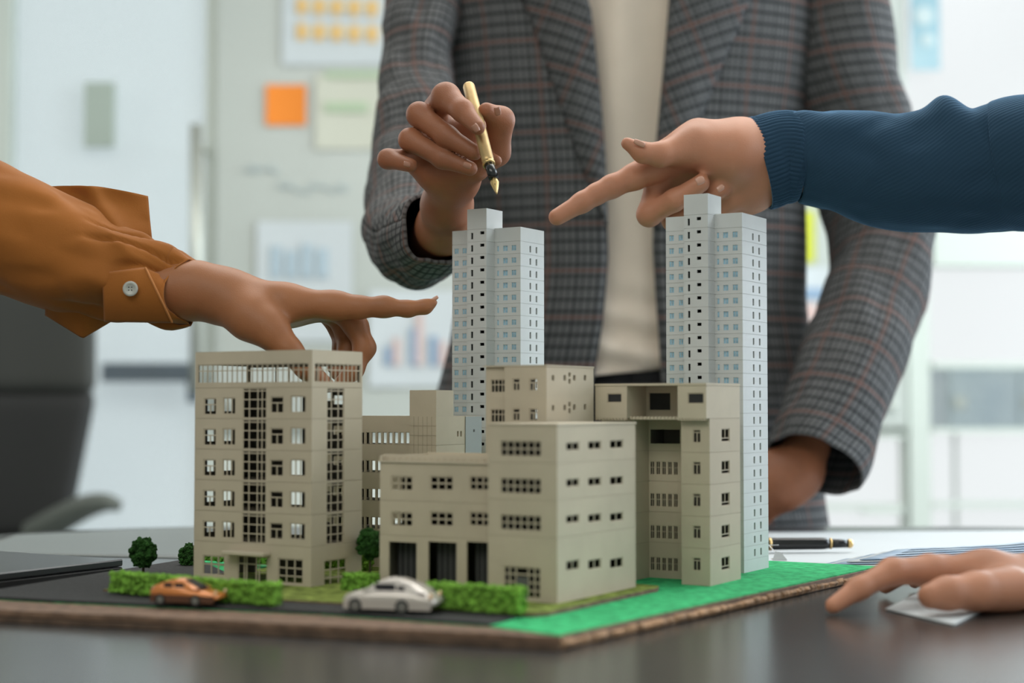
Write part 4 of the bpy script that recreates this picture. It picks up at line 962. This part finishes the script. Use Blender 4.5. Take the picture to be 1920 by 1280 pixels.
for k in range(5):
    a = 2*math.pi*k/5; mb = MB(); mb.cyl((0, -.1, .10), (.28*math.cos(a), -.1+.28*math.sin(a), .07), .02, .014); lg = mb.build('leg', M['chair2'], ch)
    mb = MB(); mb.cyl((.28*math.cos(a)-.015, -.1+.28*math.sin(a), .03), (.28*math.cos(a)+.015, -.1+.28*math.sin(a), .03), .03); mb.build('caster', M['tyre'], lg)
def reparent(o, t):
    o.parent = t; o.location = -Vector(t.location); return o
# ================================================================== PERSON 1: man in the checked jacket
man = thing('person', 'man in a grey checked blazer over a cream T-shirt holding a gold pen', 'person', (.15, 1.95, 0))
D0 = 1.945; DEP = .115
xl_t = [(-260, 1085), (-200, 960), (-130, 870), (-60, 840), (0, 832), (200, 842), (400, 858), (560, 862), (640, 850), (730, 828), (860, 800), (1000, 782), (1150, 775)]
xr_t = [(-260, 1300), (-200, 1420), (-130, 1500), (-60, 1525), (0, 1522), (200, 1508), (400, 1500), (560, 1500), (640, 1506), (730, 1515), (860, 1535), (1000, 1552), (1150, 1560)]
ol_t = [(-260, 1150), (-100, 1095), (0, 1090), (60, 1108), (200, 1125), (330, 1136), (500, 1141), (620, 1130), (700, 1116), (760, 1105), (900, 1060), (1000, 1010), (1150, 900)]
or_t = [(-260, 1230), (-100, 1250), (0, 1258), (150, 1244), (330, 1227), (480, 1224), (620, 1234), (720, 1240), (860, 1256), (1000, 1290), (1150, 1400)]
def torso(y, phi, inset=0.0):
    a = lin(xl_t, y); b = lin(xr_t, y); cx = (a+b)/2; hw = (b-a)/2*D0/FP - inset; c = P(cx, y, D0); dep = DEP*min(1, hw/.15)-inset
    s_, c_ = math.sin(phi), math.cos(phi); s_ = (abs(s_)**.92)*(1 if s_ > 0 else -1); c_ = (abs(c_)**.85)*(1 if c_ > 0 else -1)
    return Vector((c.x+hw*s_, D0-dep*c_, c.z))
def phi_at(y, px, inset=0.0):
    lo, hi = -1.5, 1.5
    for _ in range(24):
        m_ = (lo+hi)/2; q = torso(y, m_, inset); r = (q-CAM); pxx = 960+FP*(r.x/ (r.y*CP+r.z*SP))
        if pxx < px: lo = m_
        else: hi = m_
    return (lo+hi)/2
def jacket_disp(q, s):
    n = noise.noise(Vector((q.x*9, q.z*7, s)))*.006 + noise.noise(Vector((q.x*22, q.z*9, s+4)))*.003; return n
YT, YB = -260, 1120
def body_panel(u, v_):
    y = YB+(YT-YB)*v_; pr = phi_at(y, lin(or_t, y)); pl = phi_at(y, lin(ol_t, y))+2*math.pi; ph = pr+(pl-pr)*u; q = torso(y, ph); nn = Vector((math.sin(ph), -math.cos(ph), 0)); return q+nn*jacket_disp(q, 1)
def uv_body(u, v_, p):
    y = YB+(YT-YB)*v_; a = (lin(xr_t, y)-lin(xl_t, y))/2*D0/FP; pr = .15; ph = pr+(2*math.pi-pr*2)*u; return (ph*(.19+DEP)/2*1.1, p.z*1.0)
jk = grid('jacket', body_panel, 120, 90, [M['plaid'], M['lining']], None, thick=.004, uvf=uv_body, off=-1); jk.modifiers['s'].material_offset = 0
reparent(jk, man)
# lapels: raised grids turned back from the opening
def lapel(name, side, outer):
    tab = ol_t if side < 0 else or_t
    def fn(u, v_):
        y = 445+(-230-445)*v_; e = lin(tab, y); o_x = lin(outer, y); x = e+(o_x-e)*u; ph = phi_at(y, x); q = torso(y, ph); nn = Vector((math.sin(ph), -math.cos(ph), 0))
        return q+nn*(.010-.004*u+jacket_disp(q, 1)*.9 + .006*math.sin(math.pi*min(1, max(0, u)))*1)
    def uvf(u, v_, p):
        a = math.radians(22*side); x = p.x; z = p.z; return (x*math.cos(a)+z*math.sin(a), -x*math.sin(a)+z*math.cos(a))
    o = grid(name, fn, 14, 60, M['plaid'], None, thick=.003, uvf=uvf); reparent(o, man); o.parent = jk; o.location = (0, 0, 0); return o
lapel('lapel', -1, [(-230, 1050), (0, 968), (120, 1015), (250, 1062), (330, 1090), (400, 1118), (445, 1139)])
lapel('lapel', 1, [(-230, 1330), (-40, 1420), (20, 1405), (150, 1352), (250, 1310), (330, 1272), (400, 1238), (445, 1225)])
# T-shirt and trousers
def shirtf(u, v_):
    y = 715+(-230-715)*v_; y += (1-v_)**6*(-28*(u-.3)*2); ph = -0.95+1.7*u; q = torso(y, ph, .016); nn = Vector((math.sin(ph), -math.cos(ph), 0))
    w_ = noise.noise(Vector((q.x*28, q.z*3.0, 7)))*.009 + .006*math.exp(-((v_-.02)/.12)**2)*math.sin(q.z*150+q.x*30); return q+nn*w_
ts = grid('t_shirt', shirtf, 60, 110, M['tshirt'], None, thick=.002); reparent(ts, man)
def trou(u, v_):
    ph = 2*math.pi*u; q = torso(1000-(1000-660)*v_, ph, .026); return q
tr_ = grid('trousers', trou, 48, 16, M['trouser'], None, thick=.002)
reparent(tr_, man)
for sx in (-1, 1):
    x0 = .145+sx*.085; v = []; f = []
    for i, (z, r, dx) in enumerate(((.03, .055, .02), (.25, .062, .015), (.5, .075, .01), (.70, .092, 0), (.86, .10, -.01), (.90, .09, -.02))):
        for j in range(20): a = 2*math.pi*j/20; v.append((x0+sx*dx+r*math.cos(a), 1.96+r*1.1*math.sin(a), z))
    for i in range(5):
        for j in range(20): f.append((i*20+j, i*20+(j+1) % 20, (i+1)*20+(j+1) % 20, (i+1)*20+j))
    lg = obj('trouser_leg', v, f, M['trouser'], tr_, smooth=True)
    mb = MB(); 
    so = lathe('shoe', (x0+sx*.02, 2.02, .03), (x0+sx*.03, 1.80, .03), [(0, .03), (.1, .042), (.5, .044), (.85, .038), (1, .015)], M['chair2'], tr_)
belt = grid('belt', lambda u, v_: torso(742-22*v_, -1.2+2.4*u, .022), 30, 3, M['chair2'], None, thick=.002); reparent(belt, man)
# sleeves
sr = loft('jacket_sleeve', [(842, -170, 1.93, 70), (800, -60, 1.90, 74), (786, 60, 1.87, 70), (782, 160, 1.83, 70), (780, 250, 1.79, 78), (771, 340, 1.74, 80), (768, 410, 1.67, 82), (772, 446, 1.58, 84), (788, 452, 1.49, 82), (808, 440, 1.42, 76), (822, 424, 1.375, 70)],
          M['plaid'], None, nr=72, nseg=9, disp=fold(.007, 17, 1.0, 3), thick=.003, uvo=(.01, .02)); reparent(sr, man)
sl = loft('jacket_sleeve', [(1480, -190, 1.95, 60), (1560, -90, 1.94, 84), (1583, 60, 1.93, 88), (1600, 200, 1.93, 95), (1625, 320, 1.93, 103), (1651, 430, 1.92, 98), (1648, 530, 1.88, 92), (1611, 640, 1.83, 95), (1574, 740, 1.79, 96), (1546, 820, 1.76, 94), (1526, 872, 1.74, 91)],
          M['plaid'], None, nr=72, nseg=9, disp=fold(.006, 15, 1.2, 8), thick=.003, uvo=(.0, .01)); reparent(sl, man)
# hands of the man
dz = .006
palm = chain((812, 232, 1.300, 34), (850, 330, 1.300, 40)) + chain((885, 245, 1.296, 32), (858, 330, 1.30, 38)) + chain((775, 300, 1.295, 22), (812, 322, 1.285, 26), (892, 318, 1.272, 22)) + chain((846, 335, 1.30, 40), (838, 385, 1.335, 43), (833, 425, 1.375, 47), (815, 450, 1.43, 50))
fing = [chain((815, 205, 1.285, 24), (836, 182, 1.252, 26), (868, 208, 1.232, 20), (896, 239, 1.215, 14.5)),
        chain((800, 235, 1.287, 24), (786, 215, 1.262, 22.5), (838, 256, 1.246, 20), (890, 286, 1.236, 15)),
        chain((790, 265, 1.29, 22), (769, 262, 1.263, 20.5), (830, 297, 1.250, 18.5), (882, 316, 1.243, 14)),
        chain((790, 297, 1.29, 20), (727, 298, 1.266, 17.5), (770, 310, 1.250, 13.5)),
        chain((872, 318, 1.285, 28), (930, 285, 1.272, 26), (939, 225, 1.257, 24.5), (912, 207, 1.243, 15.5)),
        chain((905, 290, 1.262, 14), (931, 302, 1.250, 11))]
V1, F1 = sdf_mesh(palm, fing, .00125, k=.009, kf=.005)
# left hand resting on the hip
palm2 = chain((1512, 838, 1.765, 44), (1492, 885, 1.75, 42), (1468, 915, 1.74, 44)) + chain((1488, 890, 1.75, 40), (1452, 895, 1.745, 36))
fing2 = [chain((1455, 885, 1.742, 16), (1425, 905, 1.735, 15), (1398, 925, 1.735, 12)), chain((1455, 905, 1.742, 16), (1425, 930, 1.735, 15), (1400, 952, 1.735, 12)),
         chain((1458, 925, 1.742, 15), (1432, 950, 1.737, 14), (1412, 972, 1.737, 11)), chain((1464, 938, 1.742, 13), (1443, 962, 1.74, 12), (1430, 982, 1.74, 10)),
         chain((1480, 870, 1.75, 18), (1445, 860, 1.75, 15), (1420, 868, 1.75, 12))]
V2, F2 = sdf_mesh(palm2, fing2, .0022, k=.012, kf=.004)
core = chain((1515, 830, 1.765, 42), (1600, 600, 1.84, 62), (1645, 440, 1.90, 66), (1580, 100, 1.93, 70), (1490, -110, 1.94, 70), (1190, -140, 1.945, 90), (850, -100, 1.92, 68), (785, 100, 1.86, 58), (770, 400, 1.68, 62), (790, 455, 1.50, 58), (815, 450, 1.43, 50)) + \
    chain((1190, -250, 1.945, 80), (1190, -100, 1.945, 120), (1180, 300, 1.945, 110), (1170, 700, 1.945, 130))
core = [(a, b, ra*.62, rb*.62) for a, b, ra, rb in core]; V3, F3 = sdf_mesh(core, [], .007, k=.004)
def joinm(parts):
    v = []; f = []
    for V, F in parts: n = len(v); v += [tuple(x) for x in V]; f += [tuple(n+int(i) for i in q) for q in F]
    return v, f
v, f = joinm([(V1, F1), (V2, F2), (V3, F3)]); bd = obj('body', v, f, M['skinM'], None, smooth=True); reparent(bd, man)
for (x, y, d, w_, l_, an, tl) in ((892, 240, 1.196, 6.2, 7.5, .95, -.2), (933, 209, 1.224, 6, 8, 1.35, -.5), (876, 310, 1.224, 5.5, 7.5, .35, -.2), (763, 308, 1.232, 4.6, 6.5, .25, -.2)):
    o = nail('fingernail', x, y, d, w_, l_, an, M['nail'], None, tl); reparent(o, man); o.parent = bd; o.location = (0, 0, 0)
# ================================================================== PERSON 2: rust orange shirt, pointing from the left
wo = thing('person', 'person in a rust orange shirt pointing at the middle tower from the left', 'person', (-.95, 1.30, 0))
_o = fold(.0125, 13, 1.1, 12)
def osd(s_, an, t):
    k = max(0.0, min(1.0, (t-.62)/.1))*max(.15, min(1.0, (1-t)/.06)); q = s_*105+6*math.sin(an*1.5)+2.5*math.sin(an*3+1)
    return _o(s_, an, t)*(.5+.5*k) - .0042*k*max(0, math.sin(q))**3 + .0028*k*math.sin(s_*61+an*2.3)
osl = loft('shirt_sleeve', [(-1250, 250, 1.42, 150), (-900, 340, 1.33, 145), (-500, 400, 1.27, 140), (-200, 420, 1.25, 140), (-60, 428, 1.245, 138), (20, 442, 1.24, 118), (90, 470, 1.24, 112), (150, 492, 1.24, 106), (210, 508, 1.24, 98), (265, 523, 1.24, 84), (310, 540, 1.24, 69), (362, 546, 1.24, 60)],
          M['orange'], None, nr=110, nseg=12, disp=osd, thick=.0012, cut=.018); reparent(osl, wo)
def flapf(u, v_):
    # open cuff standing up behind the wrist: pixel corners measured on the photograph
    tx = 70+(277-70)*u; ty = 352+(368-352)*u-12*math.sin(math.pi*u)*.9; bx = 100+(290-100)*u; by = 470+(520-470)*u*.6
    x = tx+(bx-tx)*v_; y = ty+(by-ty)*v_; d = 1.262-.022*v_-.012*math.sin(math.pi*u)+.006*noise.noise(Vector((u*3, v_*3, 2)))-.006*math.exp(-((u-.45-.4*v_)/.10)**2); return P(x, y, d)
o = grid('open_cuff', flapf, 40, 30, M['orange'], None, thick=.0014); reparent(o, wo)
def hangf(u, v_):
    x = 85+(208-85)*u; yt = 575+14*u; tip = 634-abs(u-.57)/.57*44 if u < .57 else 634-(u-.57)/.43*32
    return P(x, yt+(tip-yt)*v_, 1.225+.012*v_+.01*u)
o = grid('cuff_tail', hangf, 24, 12, M['orange'], None, thick=.0012); reparent(o, wo)
def placket(u, v_):
    x = 192+(262-192)*u+ (14+62*v_)*1.0*(u*.75+.05) ; y0 = 512-10*u; y1 = 602+2*u; y = y0+(y1-y0)*v_; k = (y-545)/70
    return P(x, y, 1.2025-.0065+.018*k*k+.004*(1-u)-.002*math.sin(3*u))
o = grid('cuff_placket', placket, 24, 20, M['orange'], None, thick=.0018); reparent(o, wo)
e1 = [placket(1, i/24)+Vector((0, -.001, 0)) for i in range(25)]; mb = MB()
for i in range(24): mb.cyl(e1[i], e1[i+1], .0009, n=8, caps=False)
h_ = mb.build('cuff_hem', M['stitch'], None, smooth=True); reparent(h_, wo); h_.parent = o; h_.location = (0, 0, 0)
bc = P(244, 541, 1.1915); bt = lathe('shirt_button', bc+Vector((0, .0012, 0)), bc, [(0, .0052), (.55, .0057), (.8, .0056), (1, .0048), (1, .0036), (.75, .0034), (.75, .0001)], M['buttonm'], None, n=28, caps=False); reparent(bt, wo)
for dx, dz_ in ((-.0011, .0011), (.0011, .0011), (-.0011, -.0011), (.0011, -.0011)):
    q = bc+Vector((dx, .0001, dz_)); hh = lathe('button_hole', q, q+Vector((0, .0004, 0)), [(0, .0005), (1, .0005)], M['pblack'], None, n=10); reparent(hh, wo); hh.parent = bt; hh.location = (0, 0, 0)
palm = chain((290, 548, 1.24, 58), (370, 545, 1.24, 50), (425, 553, 1.24, 45)) + chain((425, 552, 1.238, 40), (535, 568, 1.232, 32), (632, 572, 1.236, 24)) + chain((420, 556, 1.246, 40), (540, 572, 1.250, 30), (634, 570, 1.258, 24)) + chain((430, 562, 1.256, 34), (540, 580, 1.266, 27), (622, 582, 1.272, 20)) + chain((425, 565, 1.232, 40), (470, 596, 1.222, 38), (512, 624, 1.215, 30))
fing = [chain((625, 573, 1.236, 25), (672, 576, 1.235, 20), (720, 575, 1.235, 18.5), (765, 579, 1.235, 13.8), (797, 575, 1.235, 12), (813, 567, 1.235, 7.5)),
        chain((634, 577, 1.256, 23), (668, 612, 1.256, 21), (684, 652, 1.252, 19), (664, 694, 1.246, 16), (640, 716, 1.244, 13)),
        chain((628, 584, 1.272, 21), (648, 620, 1.272, 19), (652, 654, 1.266, 17), (632, 700, 1.258, 13)),
        chain((612, 588, 1.284, 18), (636, 622, 1.284, 15), (640, 650, 1.278, 14), (624, 690, 1.268, 11)),
        chain((500, 614, 1.215, 31), (540, 655, 1.212, 24), (575, 690, 1.212, 20), (612, 722, 1.216, 15))]
V1, F1 = sdf_mesh(palm, fing, .00125, k=.008, kf=.006)
core = chain((300, 546, 1.24, 54), (0, 450, 1.245, 70), (-500, 400, 1.27, 90), (-1000, 320, 1.34, 95), (-1500, 60, 1.45, 110), (-1900, -60, 1.45, 150)) + chain((-1700, -150, 1.45, 150), (-1800, 300, 1.45, 230), (-1800, 900, 1.45, 230))
core = [(a, b, ra*.66, rb*.66) for a, b, ra, rb in core]; V3, F3 = sdf_mesh(core, [], .008, k=.004)
v, f = joinm([(V1, F1), (V3, F3)]); bd = obj('body', v, f, M['skinL'], None, smooth=True); reparent(bd, wo)
o = nail('fingernail', 813, 561.5, 1.2335, 3.4, 10, -.62, M['nailL'], None, 0); reparent(o, wo); o.parent = bd; o.location = (0, 0, 0)
sh = loft('shirt_body', [(-1780, 1650, 1.45, 330), (-1780, 1200, 1.45, 320), (-1780, 700, 1.45, 310), (-1770, 250, 1.45, 320), (-1740, 20, 1.45, 270), (-1720, -120, 1.45, 120)], M['orange'], None, nr=48, flat=.7, disp=fold(.012, 5, 1, 5), thick=.002); reparent(sh, wo)
# ================================================================== PERSON 3: navy sweater, right hand pointing, left hand on the table
nv = thing('person', 'person in a navy knitted sweater pointing from the right, other hand flat on the table', 'person', (1.0, 1.2, 0))
DH = 1.335
def ribd(s, an, t): return .0005*math.sin(an*64)
cf = loft('ribbed_cuff', [(1421, 308, DH, 86), (1440, 302, DH, 86), (1466, 292, DH, 82), (1488, 296, DH, 84), (1500, 297, DH, 76)], M['navy'], None, nr=230, nseg=7, disp=ribd, thick=.002, flat=.85); reparent(cf, nv)
_f = fold(.0040, 16, 1.0, 21)
def nsd(s_, an, t): return _f(s_, an, t)+.0105*math.exp(-((s_-.128)/.013)**2)*math.exp(-((an-math.pi)/.55)**2)-.003*math.exp(-((s_-.150)/.008)**2)*math.exp(-((an-math.pi)/.6)**2)
ns = loft('sweater_sleeve', [(1488, 296, DH, 80), (1508, 293, DH, 85), (1560, 301, DH, 93), (1620, 312, DH, 102), (1700, 322, 1.33, 109), (1790, 318, 1.325, 116), (1860, 313, 1.32, 119), (1930, 305, 1.31, 127), (2150, 300, 1.29, 140), (2500, 240, 1.28, 150), (2900, 60, 1.28, 165)],
          M['navy'], None, nr=96, nseg=16, disp=nsd, thick=.002, flat=.85); reparent(ns, nv)
d0 = .02
palm = chain((1225, 300, 1.322, 27), (1310, 264, 1.325, 35), (1385, 278, 1.33, 52), (1440, 300, 1.335, 62), (1520, 298, 1.335, 62)) + chain((1235, 322, 1.335, 27), (1320, 320, 1.34, 42), (1400, 335, 1.34, 56)) + chain((1255, 348, 1.345, 22), (1330, 360, 1.35, 36), (1398, 352, 1.345, 48))+chain((1290, 280, 1.312, 30), (1375, 290, 1.312, 48))
fing = [chain((1222, 318, 1.322, 26), (1190, 331, 1.318, 24), (1146, 350, 1.312, 21), (1118, 364, 1.309, 19), (1092, 379, 1.306, 18.5), (1044, 407, 1.30, 16)),
        chain((1232, 348, 1.335, 23), (1217, 402, 1.325, 22), (1265, 375, 1.312, 20), (1314, 344, 1.305, 17)),
        chain((1262, 362, 1.345, 21), (1262, 412, 1.338, 20), (1310, 385, 1.325, 17), (1350, 358, 1.318, 14)),
        chain((1290, 372, 1.352, 19), (1300, 418, 1.348, 17), (1345, 400, 1.338, 15), (1376, 378, 1.33, 12)),
        chain((1300, 272, 1.310, 32), (1238, 290, 1.296, 22.5), (1205, 286, 1.292, 18.5), (1176, 269, 1.290, 12))]
V1, F1 = sdf_mesh(palm, fing, .00125, k=.009, kf=.005)
# hand resting on the table
palm2 = chain((1745, 1072, 1.075, 30), (1850, 1078, 1.08, 40), (1960, 1085, 1.09, 44), (2120, 1080, 1.09, 48)) + chain((1760, 1072, 1.10, 27), (1860, 1082, 1.10, 34)) + chain((1850, 1108, 1.045, 34), (1950, 1098, 1.07, 42))
fing2 = [chain((1740, 1070, 1.07, 28), (1672, 1071, 1.055, 24), (1610, 1103, 1.04, 20.5), (1562, 1135, 1.03, 15.5)),
         chain((1765, 1068, 1.10, 24), (1700, 1070, 1.115, 20), (1660, 1098, 1.13, 15)), chain((1790, 1068, 1.12, 22), (1740, 1068, 1.15, 18), (1715, 1090, 1.165, 13)), chain((1820, 1072, 1.13, 20), (1790, 1068, 1.17, 15), (1775, 1082, 1.185, 12)),
         chain((1900, 1105, 1.045, 38), (1830, 1108, 1.03, 35), (1775, 1112, 1.02, 30), (1745, 1117, 1.015, 24))]
V2, F2 = sdf_mesh(palm2, fing2, .0014, k=.009, kf=.005)
core = chain((1500, 298, 1.335, 55), (1900, 305, 1.32, 80), (2500, 240, 1.28, 95), (2900, 60, 1.28, 110), (3420, 0, 1.25, 150)) + chain((2100, 1080, 1.09, 44), (2500, 1000, 1.05, 70), (2900, 300, 1.15, 100), (3150, 0, 1.2, 150)) + chain((3420, -200, 1.22, 120), (3480, 400, 1.22, 200), (3480, 1200, 1.22, 230))
core = [(a, b, ra*.66, rb*.66) for a, b, ra, rb in core]; V3, F3 = sdf_mesh(core, [], .008, k=.004)
v, f = joinm([(V1, F1), (V2, F2), (V3, F3)]); bd = obj('body', v, f, M['skinR'], None, smooth=True); reparent(bd, nv)
for (x, y, d, w_, l_, an, tl) in ((1313, 338, 1.284, 7.5, 8.5, -.45, -.15), (1351, 352, 1.300, 5.5, 7.5, -.6, -.1), (1199, 268, 1.281, 5, 11, .42+math.pi, -.0)):
    o = nail('fingernail', x, y, d, w_, l_, an, M['nailL'], None, tl); reparent(o, nv); o.parent = bd; o.location = (0, 0, 0)
o = loft('sweater_sleeve', [(2060, 1084, 1.09, 62), (2200, 1070, 1.09, 90), (2500, 1000, 1.05, 120), (2720, 700, 1.08, 135), (2900, 300, 1.15, 150), (3050, 80, 1.2, 150)], M['navy'], None, nr=64, disp=fold(.006, 10, 1, 31), thick=.002); reparent(o, nv)
o = loft('sweater_body', [(3480, 1800, 1.22, 330), (3480, 1200, 1.22, 330), (3480, 500, 1.22, 320), (3460, 150, 1.22, 320), (3440, -60, 1.22, 260), (3420, -200, 1.22, 110)], M['navy'], None, nr=48, flat=.7, disp=fold(.012, 5, 1, 6), thick=.002); reparent(o, nv)
